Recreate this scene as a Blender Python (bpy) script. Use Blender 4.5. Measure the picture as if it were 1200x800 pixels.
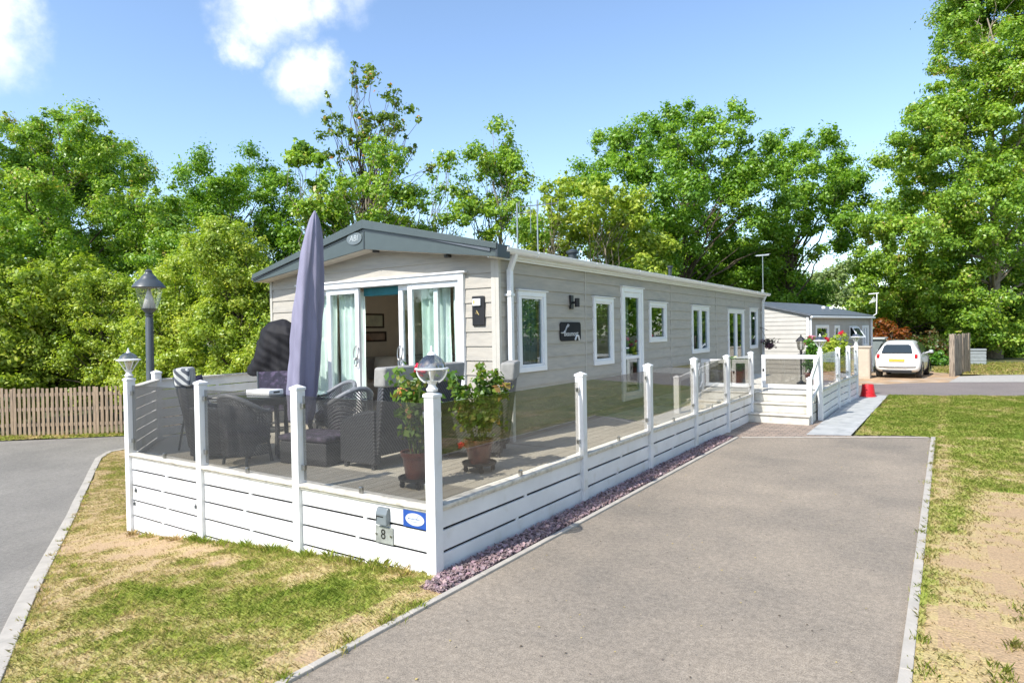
import bpy, bmesh, math, random
import numpy as np
from mathutils import Vector, Matrix
R = math.radians
scene = bpy.context.scene
for o in list(bpy.data.objects): bpy.data.objects.remove(o)
col = scene.collection

# ---------------------------------------------------------------- camera
ROWS = [[0.83002784, 0.55745149, -0.01736728], [0.00669152, 0.02118363, 0.99975321], [-0.55768182, 0.82993921, -0.0138528]]
CAMH = 2.0
cam_d = bpy.data.cameras.new('camera'); cam = bpy.data.objects.new('camera', cam_d); col.objects.link(cam)
r_, u_, f_ = [Vector(v) for v in ROWS]
cam.matrix_world = Matrix(((r_.x, u_.x, -f_.x, 0), (r_.y, u_.y, -f_.y, 0), (r_.z, u_.z, -f_.z, CAMH), (0, 0, 0, 1)))
cam_d.sensor_width = 36; cam_d.lens = 754.97 / 1200 * 36; cam_d.clip_end = 2000; cam_d.clip_start = .05
scene.camera = cam
def at(u, d):                       # ground point in photo column u at distance d
    v = r_ * ((u - 600) / 754.97) + f_
    return (v.x * d, v.y * d)

# ---------------------------------------------------------------- light
SUN_AZ, SUN_EL = 11.0, 45.0         # light travels towards +Y, a little +X
scene.view_settings.view_transform = 'Standard'; scene.view_settings.look = 'None'
scene.view_settings.gamma = 1; scene.view_settings.use_curve_mapping = False
scene.view_settings.exposure = 1.0
world = bpy.data.worlds.new("World"); scene.world = world; world.use_nodes = True
nt = world.node_tree; nt.nodes.clear()
def N(t, kind, **kw):
    n = t.nodes.new(kind)
    for k, v in kw.items(): setattr(n, k, v)
    return n
wo = N(nt, 'ShaderNodeOutputWorld'); bg = N(nt, 'ShaderNodeBackground'); sky = N(nt, 'ShaderNodeTexSky', sky_type='NISHITA')
sky.sun_disc = False; sky.sun_elevation = R(SUN_EL); sky.sun_rotation = R(180 + SUN_AZ)
sky.air_density = 1.0; sky.dust_density = .6; sky.ozone_density = 2.2
bg.inputs['Strength'].default_value = .14
tc = N(nt, 'ShaderNodeTexCoord')
nz = N(nt, 'ShaderNodeTexNoise'); nz.inputs['Scale'].default_value = 11; nz.inputs['Detail'].default_value = 9; nz.inputs['Roughness'].default_value = .62
nt.links.new(tc.outputs['Generated'], nz.inputs['Vector'])
wv = N(nt, 'ShaderNodeVectorMath', operation='SUBTRACT'); wv.inputs[1].default_value = (.5, .5, .5)
nt.links.new(nz.outputs['Color'], wv.inputs[0])
ws = N(nt, 'ShaderNodeVectorMath', operation='SCALE'); ws.inputs['Scale'].default_value = .10
nt.links.new(wv.outputs[0], ws.inputs[0])
wa = N(nt, 'ShaderNodeVectorMath', operation='ADD'); nt.links.new(tc.outputs['Generated'], wa.inputs[0]); nt.links.new(ws.outputs[0], wa.inputs[1])
acc = None
for c, rad, amp in [((-.746, .519, .424), .042, 1), ((-.718, .545, .437), .040, 1), ((-.686, .578, .447), .030, .8), ((-.655, .61, .452), .028, .5), ((-.731, .582, .357), .036, 1), ((-.714, .600, .364), .030, .95), ((-.768, .517, .384), .024, .8),
                    ((-.890, .290, .365), .042, 1), ((-.907, .272, .338), .055, 1), ((-.905, .25, .375), .06, 1),
                    ((.75, -.3, .55), .3, .9), ((-.3, -.75, .5), .25, .9), ((.6, .55, .7), .22, .6), ((-.95, -.25, .3), .2, .8)]:
    dd = N(nt, 'ShaderNodeVectorMath', operation='DISTANCE'); dd.inputs[1].default_value = c; nt.links.new(wa.outputs[0], dd.inputs[0])
    mr = N(nt, 'ShaderNodeMapRange', interpolation_type='SMOOTHSTEP')
    mr.inputs['From Min'].default_value = rad * 1.5; mr.inputs['From Max'].default_value = rad * .15
    mr.inputs['To Min'].default_value = 0; mr.inputs['To Max'].default_value = amp
    nt.links.new(dd.outputs['Value'], mr.inputs['Value'])
    if acc is None: acc = mr.outputs[0]
    else:
        mx = N(nt, 'ShaderNodeMath', operation='MAXIMUM'); nt.links.new(acc, mx.inputs[0]); nt.links.new(mr.outputs[0], mx.inputs[1]); acc = mx.outputs[0]
cm = N(nt, 'ShaderNodeMix', data_type='RGBA'); 
nzc = N(nt, 'ShaderNodeTexNoise'); nzc.inputs['Scale'].default_value = 26; nzc.inputs['Detail'].default_value = 7; nzc.inputs['Roughness'].default_value = .6; nt.links.new(tc.outputs['Generated'], nzc.inputs['Vector'])
ccr = N(nt, 'ShaderNodeMix', data_type='RGBA'); ccr.inputs['A'].default_value = (4.2, 4.45, 4.85, 1); ccr.inputs['B'].default_value = (5.9, 5.9, 6.0, 1); nt.links.new(nzc.outputs['Fac'], ccr.inputs['Factor']); nt.links.new(ccr.outputs['Result'], cm.inputs['B'])
cth = N(nt, 'ShaderNodeMapRange'); cth.inputs['From Min'].default_value = .28; cth.inputs['From Max'].default_value = .62; cth.inputs['To Min'].default_value = .25; cth.inputs['To Max'].default_value = 1.0; nt.links.new(nzc.outputs['Fac'], cth.inputs['Value'])
cml = N(nt, 'ShaderNodeMath', operation='MULTIPLY'); cpw = N(nt, 'ShaderNodeMath', operation='POWER'); cpw.inputs[1].default_value = 1.0; nt.links.new(acc, cpw.inputs[0])
cmx = N(nt, 'ShaderNodeMix'); nt.links.new(acc, cmx.inputs['Factor']); nt.links.new(cth.outputs[0], cmx.inputs['A']); cmx.inputs['B'].default_value = 1.0
nt.links.new(cpw.outputs[0], cml.inputs[0]); nt.links.new(cmx.outputs['Result'], cml.inputs[1]); acc = cml.outputs[0]
nt.links.new(acc, cm.inputs['Factor']); nt.links.new(sky.outputs[0], cm.inputs['A'])
nt.links.new(cm.outputs['Result'], bg.inputs['Color']); nt.links.new(bg.outputs[0], wo.inputs['Surface'])
sd = bpy.data.lights.new('sun', 'SUN'); so = bpy.data.objects.new('sun', sd); col.objects.link(so)
sd.energy = 3.4; sd.angle = R(.53); sd.color = (1, .955, .88)
dirv = Vector((math.sin(R(SUN_AZ)) * math.cos(R(SUN_EL)), math.cos(R(SUN_AZ)) * math.cos(R(SUN_EL)), -math.sin(R(SUN_EL))))
so.rotation_euler = dirv.to_track_quat('-Z', 'Y').to_euler(); so.location = (0, 0, 30)

# ---------------------------------------------------------------- materials
def newmat(name):
    m = bpy.data.materials.new(name); m.use_nodes = True; m.node_tree.nodes.clear()
    return m, m.node_tree
def L(t, a, b): t.links.new(a, b)
def mat(name, c, rough=.6, metal=0, var=.12, scale=6, bump=0, bscale=80, spec=.5, c2=None, c2scale=3, c2lo=.5, c2hi=.65, stretch=None, coat=0, detail=5):
    m, t = newmat(name)
    o = N(t, 'ShaderNodeOutputMaterial'); b = N(t, 'ShaderNodeBsdfPrincipled'); L(t, b.outputs[0], o.inputs[0])
    b.inputs['Roughness'].default_value = rough; b.inputs['Metallic'].default_value = metal; b.inputs['Specular IOR Level'].default_value = spec
    b.inputs['Coat Weight'].default_value = coat
    tc = N(t, 'ShaderNodeTexCoord'); vec = tc.outputs['Object']
    if stretch:
        mp = N(t, 'ShaderNodeMapping'); mp.inputs['Scale'].default_value = stretch; L(t, vec, mp.inputs[0]); vec = mp.outputs[0]
    n = N(t, 'ShaderNodeTexNoise'); n.inputs['Scale'].default_value = scale; n.inputs['Detail'].default_value = detail; L(t, vec, n.inputs['Vector'])
    rp = N(t, 'ShaderNodeMapRange'); rp.inputs['From Min'].default_value = .3; rp.inputs['From Max'].default_value = .7
    rp.inputs['To Min'].default_value = 1 - var; rp.inputs['To Max'].default_value = 1 + var; L(t, n.outputs['Fac'], rp.inputs['Value'])
    base = N(t, 'ShaderNodeMix', data_type='RGBA'); base.inputs['A'].default_value = (*c, 1); base.inputs['B'].default_value = (*(c2 or c), 1); base.inputs['Factor'].default_value = 0
    if c2:
        n2 = N(t, 'ShaderNodeTexNoise'); n2.inputs['Scale'].default_value = c2scale; n2.inputs['Detail'].default_value = 6; L(t, vec, n2.inputs['Vector'])
        r2 = N(t, 'ShaderNodeMapRange'); r2.inputs['From Min'].default_value = c2lo; r2.inputs['From Max'].default_value = c2hi; L(t, n2.outputs['Fac'], r2.inputs['Value']); L(t, r2.outputs[0], base.inputs['Factor'])
    ml = N(t, 'ShaderNodeVectorMath', operation='SCALE'); L(t, base.outputs['Result'], ml.inputs[0]); L(t, rp.outputs[0], ml.inputs['Scale']); L(t, ml.outputs[0], b.inputs['Base Color'])
    if bump:
        nb = N(t, 'ShaderNodeTexNoise'); nb.inputs['Scale'].default_value = bscale; nb.inputs['Detail'].default_value = 3; L(t, vec, nb.inputs['Vector'])
        bp = N(t, 'ShaderNodeBump'); bp.inputs['Strength'].default_value = bump; bp.inputs['Distance'].default_value = .01; L(t, nb.outputs['Fac'], bp.inputs['Height']); L(t, bp.outputs[0], b.inputs['Normal'])
    return m
def glass(name, tint, gloss=(.9, .95, 1), r0=.045, rough=.0, boost=1.0):
    m, t = newmat(name)
    o = N(t, 'ShaderNodeOutputMaterial'); tr = N(t, 'ShaderNodeBsdfTransparent'); gl = N(t, 'ShaderNodeBsdfGlossy'); mx = N(t, 'ShaderNodeMixShader')
    tr.inputs['Color'].default_value = (*tint, 1); gl.inputs['Color'].default_value = (*gloss, 1); gl.inputs['Roughness'].default_value = rough
    lw = N(t, 'ShaderNodeLayerWeight'); lw.inputs['Blend'].default_value = .5
    pw = N(t, 'ShaderNodeMath', operation='POWER'); pw.inputs[1].default_value = 5; L(t, lw.outputs['Facing'], pw.inputs[0])
    ma = N(t, 'ShaderNodeMath', operation='MULTIPLY_ADD'); ma.inputs[1].default_value = (1 - r0) * boost; ma.inputs[2].default_value = r0; ma.use_clamp = True; L(t, pw.outputs[0], ma.inputs[0])
    L(t, ma.outputs[0], mx.inputs[0]); L(t, tr.outputs[0], mx.inputs[1]); L(t, gl.outputs[0], mx.inputs[2]); L(t, mx.outputs[0], o.inputs[0])
    return m
def leafmat(name, cols, trans=.42):
    m, t = newmat(name)
    o = N(t, 'ShaderNodeOutputMaterial'); d = N(t, 'ShaderNodeBsdfDiffuse'); tl = N(t, 'ShaderNodeBsdfTranslucent'); g = N(t, 'ShaderNodeBsdfGlossy')
    g.inputs['Roughness'].default_value = .42; g.inputs['Color'].default_value = (.9, .95, 1, 1)
    a = N(t, 'ShaderNodeAttribute', attribute_name='tone'); rp = N(t, 'ShaderNodeValToRGB'); L(t, a.outputs['Fac'], rp.inputs[0])
    el = rp.color_ramp.elements
    while len(el) < len(cols): el.new(.5)
    for i, c in enumerate(cols): el[i].position = c[0]; el[i].color = (*c[1], 1)
    L(t, rp.outputs[0], d.inputs['Color'])
    tc_ = N(t, 'ShaderNodeMix', data_type='RGBA', blend_type='MULTIPLY'); tc_.inputs['Factor'].default_value = 1; tc_.inputs['B'].default_value = (1.15, 1.25, .55, 1); L(t, rp.outputs[0], tc_.inputs['A']); L(t, tc_.outputs['Result'], tl.inputs['Color'])
    m1 = N(t, 'ShaderNodeMixShader'); m1.inputs[0].default_value = trans; L(t, d.outputs[0], m1.inputs[1]); L(t, tl.outputs[0], m1.inputs[2])
    m2 = N(t, 'ShaderNodeMixShader'); m2.inputs[0].default_value = .03; L(t, m1.outputs[0], m2.inputs[1]); L(t, g.outputs[0], m2.inputs[2]); L(t, m2.outputs[0], o.inputs[0])
    return m
def attrmat(name, rough=.9, bump=.5, bscale=60, var=.25, vscale=90, trans=0):
    m, t = newmat(name)
    o = N(t, 'ShaderNodeOutputMaterial'); b = N(t, 'ShaderNodeBsdfPrincipled'); b.inputs['Roughness'].default_value = rough; b.inputs['Specular IOR Level'].default_value = .25
    a = N(t, 'ShaderNodeAttribute', attribute_name='col'); tc = N(t, 'ShaderNodeTexCoord')
    n = N(t, 'ShaderNodeTexNoise'); n.inputs['Scale'].default_value = vscale; n.inputs['Detail'].default_value = 4; L(t, tc.outputs['Object'], n.inputs['Vector'])
    rp = N(t, 'ShaderNodeMapRange'); rp.inputs['From Min'].default_value = .3; rp.inputs['From Max'].default_value = .7; rp.inputs['To Min'].default_value = 1 - var; rp.inputs['To Max'].default_value = 1 + var; L(t, n.outputs['Fac'], rp.inputs['Value'])
    s = N(t, 'ShaderNodeVectorMath', operation='SCALE'); L(t, a.outputs['Color'], s.inputs[0]); L(t, rp.outputs[0], s.inputs['Scale']); L(t, s.outputs[0], b.inputs['Base Color'])
    if bump:
        bp = N(t, 'ShaderNodeBump'); bp.inputs['Strength'].default_value = bump; bp.inputs['Distance'].default_value = .02
        nb = N(t, 'ShaderNodeTexNoise'); nb.inputs['Scale'].default_value = bscale; nb.inputs['Detail'].default_value = 4; L(t, tc.outputs['Object'], nb.inputs['Vector'])
        L(t, nb.outputs['Fac'], bp.inputs['Height']); L(t, bp.outputs[0], b.inputs['Normal'])
    if trans:
        tl = N(t, 'ShaderNodeBsdfTranslucent'); L(t, s.outputs[0], tl.inputs[0]); mx = N(t, 'ShaderNodeMixShader'); mx.inputs[0].default_value = trans; L(t, b.outputs[0], mx.inputs[1]); L(t, tl.outputs[0], mx.inputs[2]); L(t, mx.outputs[0], o.inputs[0])
    else: L(t, b.outputs[0], o.inputs[0])
    return m
def asphalt(name, c, c2, speck=.5):
    m, t = newmat(name)
    o = N(t, 'ShaderNodeOutputMaterial'); b = N(t, 'ShaderNodeBsdfPrincipled'); b.inputs['Roughness'].default_value = .9; b.inputs['Specular IOR Level'].default_value = .3
    tc = N(t, 'ShaderNodeTexCoord'); V = tc.outputs['Object']
    n1 = N(t, 'ShaderNodeTexNoise'); n1.inputs['Scale'].default_value = .55; n1.inputs['Detail'].default_value = 7; n1.inputs['Roughness'].default_value = .65; L(t, V, n1.inputs['Vector'])
    r1 = N(t, 'ShaderNodeMapRange'); r1.inputs['From Min'].default_value = .35; r1.inputs['From Max'].default_value = .66; L(t, n1.outputs['Fac'], r1.inputs['Value'])
    mx = N(t, 'ShaderNodeMix', data_type='RGBA'); mx.inputs['A'].default_value = (*c, 1); mx.inputs['B'].default_value = (*c2, 1); L(t, r1.outputs[0], mx.inputs['Factor'])
    vo = N(t, 'ShaderNodeTexVoronoi'); vo.inputs['Scale'].default_value = 230; L(t, V, vo.inputs['Vector'])
    sp = N(t, 'ShaderNodeSeparateColor'); L(t, vo.outputs['Color'], sp.inputs[0])
    r2 = N(t, 'ShaderNodeMapRange'); r2.inputs['To Min'].default_value = 1 - speck; r2.inputs['To Max'].default_value = 1 + speck; L(t, sp.outputs['Red'], r2.inputs['Value'])
    n3 = N(t, 'ShaderNodeTexNoise'); n3.inputs['Scale'].default_value = 22; n3.inputs['Detail'].default_value = 5; L(t, V, n3.inputs['Vector'])
    r3 = N(t, 'ShaderNodeMapRange'); r3.inputs['From Min'].default_value = .3; r3.inputs['From Max'].default_value = .7; r3.inputs['To Min'].default_value = .86; r3.inputs['To Max'].default_value = 1.14; L(t, n3.outputs['Fac'], r3.inputs['Value'])
    mm = N(t, 'ShaderNodeMath', operation='MULTIPLY'); L(t, r2.outputs[0], mm.inputs[0]); L(t, r3.outputs[0], mm.inputs[1])
    # scattered dark stains and pale dried marks
    n4 = N(t, 'ShaderNodeTexNoise'); n4.inputs['Scale'].default_value = 2.6; n4.inputs['Detail'].default_value = 8; n4.inputs['Roughness'].default_value = .7; L(t, V, n4.inputs['Vector'])
    r4 = N(t, 'ShaderNodeMapRange'); r4.inputs['From Min'].default_value = .66; r4.inputs['From Max'].default_value = .75; r4.inputs['To Min'].default_value = 1; r4.inputs['To Max'].default_value = .72; L(t, n4.outputs['Fac'], r4.inputs['Value'])
    m5 = N(t, 'ShaderNodeMath', operation='MULTIPLY'); L(t, mm.outputs[0], m5.inputs[0]); L(t, r4.outputs[0], m5.inputs[1])
    s = N(t, 'ShaderNodeVectorMath', operation='SCALE'); L(t, mx.outputs['Result'], s.inputs[0]); L(t, m5.outputs[0], s.inputs['Scale']); L(t, s.outputs[0], b.inputs['Base Color'])
    bp = N(t, 'ShaderNodeBump'); bp.inputs['Strength'].default_value = .6; bp.inputs['Distance'].default_value = .006; L(t, vo.outputs['Distance'], bp.inputs['Height']); L(t, bp.outputs[0], b.inputs['Normal'])
    L(t, b.outputs[0], o.inputs[0])
    return m
def brickmat(name, c1, c2, mortar, scale, bw=.2, bh=.1, ms=.008, rough=.85, rot=0):
    m, t = newmat(name)
    o = N(t, 'ShaderNodeOutputMaterial'); b = N(t, 'ShaderNodeBsdfPrincipled'); b.inputs['Roughness'].default_value = rough
    tc = N(t, 'ShaderNodeTexCoord'); mp = N(t, 'ShaderNodeMapping'); mp.inputs['Rotation'].default_value = (0, 0, rot); L(t, tc.outputs['Object'], mp.inputs[0])
    br = N(t, 'ShaderNodeTexBrick'); br.inputs['Color1'].default_value = (*c1, 1); br.inputs['Color2'].default_value = (*c2, 1); br.inputs['Mortar'].default_value = (*mortar, 1)
    br.inputs['Scale'].default_value = scale; br.inputs['Mortar Size'].default_value = ms; br.inputs['Brick Width'].default_value = bw; br.inputs['Row Height'].default_value = bh
    L(t, mp.outputs[0], br.inputs['Vector'])
    n = N(t, 'ShaderNodeTexNoise'); n.inputs['Scale'].default_value = 4; n.inputs['Detail'].default_value = 6; L(t, tc.outputs['Object'], n.inputs['Vector'])
    rp = N(t, 'ShaderNodeMapRange'); rp.inputs['From Min'].default_value = .3; rp.inputs['From Max'].default_value = .7; rp.inputs['To Min'].default_value = .75; rp.inputs['To Max'].default_value = 1.2; L(t, n.outputs['Fac'], rp.inputs['Value'])
    s = N(t, 'ShaderNodeVectorMath', operation='SCALE'); L(t, br.outputs['Color'], s.inputs[0]); L(t, rp.outputs[0], s.inputs['Scale']); L(t, s.outputs[0], b.inputs['Base Color'])
    bp = N(t, 'ShaderNodeBump'); bp.inputs['Strength'].default_value = .5; bp.inputs['Distance'].default_value = .006; bp.invert = True; L(t, br.outputs['Fac'], bp.inputs['Height']); L(t, bp.outputs[0], b.inputs['Normal'])
    L(t, b.outputs[0], o.inputs[0])
    return m

WHITE = mat('white_paint', (.71, .715, .72), .42, var=.07, scale=3, bump=.06, bscale=40, c2=(.55, .53, .46), c2scale=4, c2lo=.58, c2hi=.80)
UPVC = mat('white_upvc', (.78, .79, .80), .28, var=.03)
CREAM = mat('cream_rail', (.62, .58, .50), .6, var=.15, scale=8, c2=(.45, .42, .36), c2scale=14)
CLAD = mat('beige_cladding', (.40, .372, .322), .62, var=.07, scale=4, stretch=(1, 1, 7), bump=.35, bscale=26, c2=(.345, .328, .293), c2scale=2.2, c2lo=.45, c2hi=.7)
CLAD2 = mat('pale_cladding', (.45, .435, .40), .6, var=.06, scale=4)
TRIMC = mat('stone_trim', (.47, .45, .40), .5, var=.05)
FASC = mat('grey_fascia', (.064, .083, .083), .38, var=.06, coat=.1)
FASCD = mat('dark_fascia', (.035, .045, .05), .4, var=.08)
ROOFM = mat('slate_roof_sheet', (.10, .115, .135), .5, var=.15, scale=5, bump=.3, bscale=15)
SOFF = mat('soffit_board', (.55, .50, .42), .6, var=.06)
DARK = mat('dark_interior', (.03, .03, .032), .9)
STEEL = mat('brushed_steel', (.45, .45, .44), .28, 1, var=.1)
IRON = mat('dark_grey_metal', (.06, .072, .08), .38, var=.12, spec=.5)
BLACK = mat('black_plastic', (.015, .015, .017), .4, var=.1)
BALG = glass('smoked_balustrade_glass', (.715, .70, .67), r0=.085)
CLRG = glass('pale_smoked_glass', (.93, .93, .94), r0=.04)
WING = glass('window_glass', (.93, .96, .95), r0=.04)
WINDK = glass('tinted_window_glass', (.62, .68, .68), r0=.09)
LAMPG = glass('lantern_glass', (.88, .87, .83), r0=.12)
SMOKG = glass('smoky_globe_glass', (.58, .57, .55), r0=.28, gloss=(.8, .78, .76))
DECKM = None
CURT = mat('sage_curtain', (.74, .81, .77), .85, var=.08, scale=4)
CURTB = mat('blue_grey_curtain', (.33, .40, .42), .85, var=.08)
TEAL = mat('teal_fabric', (.02, .15, .18), .8)
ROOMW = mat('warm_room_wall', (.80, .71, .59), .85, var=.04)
CARPET = mat('beige_carpet', (.74, .67, .57), .95, var=.1, scale=50)
SOFAF = mat('grey_sofa_fabric', (.36, .33, .30), .9, var=.1, scale=20)
CREAMF = mat('cream_fabric', (.62, .58, .50), .9, var=.08)
WOODD = mat('dark_wood', (.07, .045, .03), .5, var=.3, scale=12)
PAPER = mat('paper', (.62, .62, .48), .8, var=.15, scale=9)
LAV = mat('lavender_cover_fabric', (.22, .212, .30), .75, var=.15, scale=5, bump=.7, bscale=10, stretch=(1, 1, .35))
BLKF = mat('black_cover_fabric', (.013, .0125, .015), .7, spec=.25, var=.25, scale=6, bump=.5, bscale=9)
GREYF = mat('grey_cushion_fabric', (.27, .265, .25), .85, var=.1, scale=16, bump=.3, bscale=18)
DKCUSH = mat('dark_cushion_fabric', (.05, .045, .07), .85, var=.3, scale=14, c2=(.13, .10, .16), c2scale=16)
TERRA = mat('red_glazed_pot', (.16, .045, .028), .32, var=.35, scale=6, coat=.3)
SOIL = mat('potting_soil', (.04, .03, .02), .95, var=.3, scale=30)
REDP = mat('red_plastic', (.55, .012, .02), .38, var=.06)
KERB = mat('concrete_kerb', (.415, .38, .33), .85, var=.12, scale=5, bump=.4, bscale=90, c2=(.36, .335, .29), c2scale=9, c2lo=.52, c2hi=.75)
PATHM = mat('pale_concrete', (.40, .405, .395), .85, var=.10, scale=3, bump=.3, bscale=90, c2=(.30, .31, .31), c2scale=4)
DRIVE = asphalt('worn_driveway_asphalt', (.325, .272, .212), (.215, .187, .153), .34)
ROADL = asphalt('grey_road_asphalt', (.26, .242, .215), (.20, .187, .168), .26)
ROADB = asphalt('far_road_asphalt', (.235, .20, .185), (.19, .165, .155), .3)
BLOCKP = brickmat('buff_block_paving', (.34, .26, .20), (.27, .215, .175), (.12, .10, .08), 1, .2, .1, .008, rot=.0)
DIRT = mat('dry_dirt', (.40, .27, .16), .95, var=.3, scale=2, c2=(.36, .31, .25), c2scale=1.2, bump=.6, bscale=30)
GRAVEL = mat('pale_gravel', (.37, .35, .32), .95, var=.35, scale=40, bump=.8, bscale=60)
SLATE = mat('plum_slate', (.205, .145, .165), .7, var=.3, scale=8)
PICKET = mat('weathered_picket_wood', (.32, .235, .16), .85, var=.25, scale=5, stretch=(6, 6, .7), c2=(.22, .17, .125), c2scale=3, bump=.4, bscale=40)
OLDWOOD = mat('old_grey_wood', (.29, .235, .18), .9, var=.35, scale=5, stretch=(7, 7, .6), c2=(.14, .11, .085), c2scale=4, bump=.6, bscale=30)
BARK = mat('grey_brown_bark', (.085, .065, .045), .95, var=.35, scale=6, bump=.8, bscale=14)
PBARK = mat('pale_bark', (.22, .185, .135), .9, var=.3, scale=7, bump=.5, bscale=14)
GROUNDM = mat('woodland_ground', (.075, .085, .03), .95, var=.4, scale=1.3, c2=(.13, .12, .045), c2scale=.7, bump=.5, bscale=12)
def wicker(name, c, open_=False):
    m, t = newmat(name)
    o = N(t, 'ShaderNodeOutputMaterial'); b = N(t, 'ShaderNodeBsdfPrincipled'); b.inputs['Roughness'].default_value = .5
    tc = N(t, 'ShaderNodeTexCoord'); w1 = N(t, 'ShaderNodeTexWave', bands_direction='Z'); w2 = N(t, 'ShaderNodeTexWave', bands_direction='DIAGONAL')
    for w, s in ((w1, 20), (w2, 16)): w.inputs['Scale'].default_value = s; w.inputs['Distortion'].default_value = .4; L(t, tc.outputs['Object'], w.inputs['Vector'])
    ml = N(t, 'ShaderNodeMath', operation='MULTIPLY'); L(t, w1.outputs['Fac'], ml.inputs[0]); L(t, w2.outputs['Fac'], ml.inputs[1])
    mx = N(t, 'ShaderNodeMix', data_type='RGBA'); mx.inputs['A'].default_value = (c[0] * .35, c[1] * .35, c[2] * .35, 1); mx.inputs['B'].default_value = (c[0] * 1.9, c[1] * 1.9, c[2] * 1.9, 1); L(t, ml.outputs[0], mx.inputs['Factor']); L(t, mx.outputs['Result'], b.inputs['Base Color'])
    bp = N(t, 'ShaderNodeBump'); bp.inputs['Strength'].default_value = .7; bp.inputs['Distance'].default_value = .006; L(t, ml.outputs[0], bp.inputs['Height']); L(t, bp.outputs[0], b.inputs['Normal'])
    if open_:
        tr = N(t, 'ShaderNodeBsdfTransparent'); lt = N(t, 'ShaderNodeMath', operation='LESS_THAN'); lt.inputs[1].default_value = .16; L(t, ml.outputs[0], lt.inputs[0])
        ms = N(t, 'ShaderNodeMixShader'); L(t, lt.outputs[0], ms.inputs[0]); L(t, b.outputs[0], ms.inputs[1]); L(t, tr.outputs[0], ms.inputs[2]); L(t, ms.outputs[0], o.inputs[0])
    else: L(t, b.outputs[0], o.inputs[0])
    return m
WICKO = wicker('open_grey_wicker', (.095, .10, .115), True)
RIMM = mat('pale_grey_cane', (.17, .18, .195), .5, var=.2, scale=30)
WICK = wicker('charcoal_wicker', (.075, .08, .092))
def deckmat():
    m, t = newmat('grey_deck_boards')
    o = N(t, 'ShaderNodeOutputMaterial'); b = N(t, 'ShaderNodeBsdfPrincipled'); b.inputs['Roughness'].default_value = .6
    tc = N(t, 'ShaderNodeTexCoord'); n = N(t, 'ShaderNodeTexNoise'); n.inputs['Scale'].default_value = 1.6; n.inputs['Detail'].default_value = 7; L(t, tc.outputs['Object'], n.inputs['Vector'])
    mp = N(t, 'ShaderNodeMapping'); mp.inputs['Scale'].default_value = (7.0, .25, 1); L(t, tc.outputs['Object'], mp.inputs[0])
    n2 = N(t, 'ShaderNodeTexNoise'); n2.inputs['Scale'].default_value = 1; n2.inputs['Detail'].default_value = 1; L(t, mp.outputs[0], n2.inputs['Vector'])
    ad = N(t, 'ShaderNodeMath', operation='ADD'); L(t, n.outputs['Fac'], ad.inputs[0]); L(t, n2.outputs['Fac'], ad.inputs[1])
    mr = N(t, 'ShaderNodeMapRange'); mr.inputs['From Min'].default_value = .7; mr.inputs['From Max'].default_value = 1.3; L(t, ad.outputs[0], mr.inputs['Value'])
    mx = N(t, 'ShaderNodeMix', data_type='RGBA'); mx.inputs['A'].default_value = (.60, .565, .475, 1); mx.inputs['B'].default_value = (.70, .665, .57, 1); L(t, mr.outputs[0], mx.inputs['Factor']); L(t, mx.outputs['Result'], b.inputs['Base Color'])
    L(t, b.outputs[0], o.inputs[0]); return m
DECKM = deckmat()
LEAF_SYC = leafmat('sycamore_leaf', [(0, (0.148, 0.281, 0.036)), (.5, (0.280, 0.440, 0.043)), (.85, (0.426, 0.532, 0.061)), (.96, (0.304, 0.398, 0.076)), (1, (0.426, 0.341, 0.098))])
LEAF_OAK = leafmat('oak_leaf', [(0, (0.121, 0.258, 0.027)), (.5, (0.210, 0.376, 0.031)), (1, (0.367, 0.513, 0.048))])
LEAF_LT = leafmat('pale_leaf', [(0, (0.238, 0.341, 0.040)), (.5, (0.371, 0.471, 0.052)), (1, (0.567, 0.589, 0.087))])
LEAF_BIR = leafmat('birch_leaf', [(0, (0.112, 0.186, 0.026)), (.6, (0.191, 0.279, 0.036)), (.9, (0.289, 0.352, 0.054)), (1, (0.671, 0.260, 0.054))])
LEAF_RED = leafmat('copper_leaf', [(0, (.20, .05, .012)), (.5, (.30, .09, .016)), (.8, (.32, .15, .03)), (1, (.15, .17, .03))])
LEAF_BRM = leafmat('bramble_leaf', [(0, (.16, .07, .025)), (.35, (.10, .09, .02)), (.6, (.06, .12, .015)), (1, (.13, .20, .03))])
LEAF_IVY = leafmat('ivy_leaf', [(0, (0.058, 0.165, 0.019)), (.5, (0.115, 0.269, 0.027)), (1, (0.214, 0.389, 0.047))])
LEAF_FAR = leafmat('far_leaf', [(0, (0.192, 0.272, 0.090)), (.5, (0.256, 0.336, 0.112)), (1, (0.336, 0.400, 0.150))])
LEAF_POT = leafmat('pot_plant_leaf', [(0, (0.068, 0.156, 0.018)), (.6, (0.162, 0.260, 0.035)), (.85, (0.297, 0.286, 0.059)), (1, (0.379, 0.208, 0.070))])
PET_RED = leafmat('red_petal', [(0, (.55, .01, .03)), (1, (.75, .04, .10))], .3)
PET_PINK = leafmat('pink_petal', [(0, (.65, .16, .30)), (1, (.80, .40, .50))], .3)
PET_PCH = leafmat('peach_petal', [(0, (.75, .25, .10)), (.5, (.80, .45, .22)), (1, (.80, .65, .55))], .3)
PET_YEL = leafmat('cream_petal', [(0, (.65, .62, .30)), (1, (.75, .75, .55))], .3)

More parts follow.
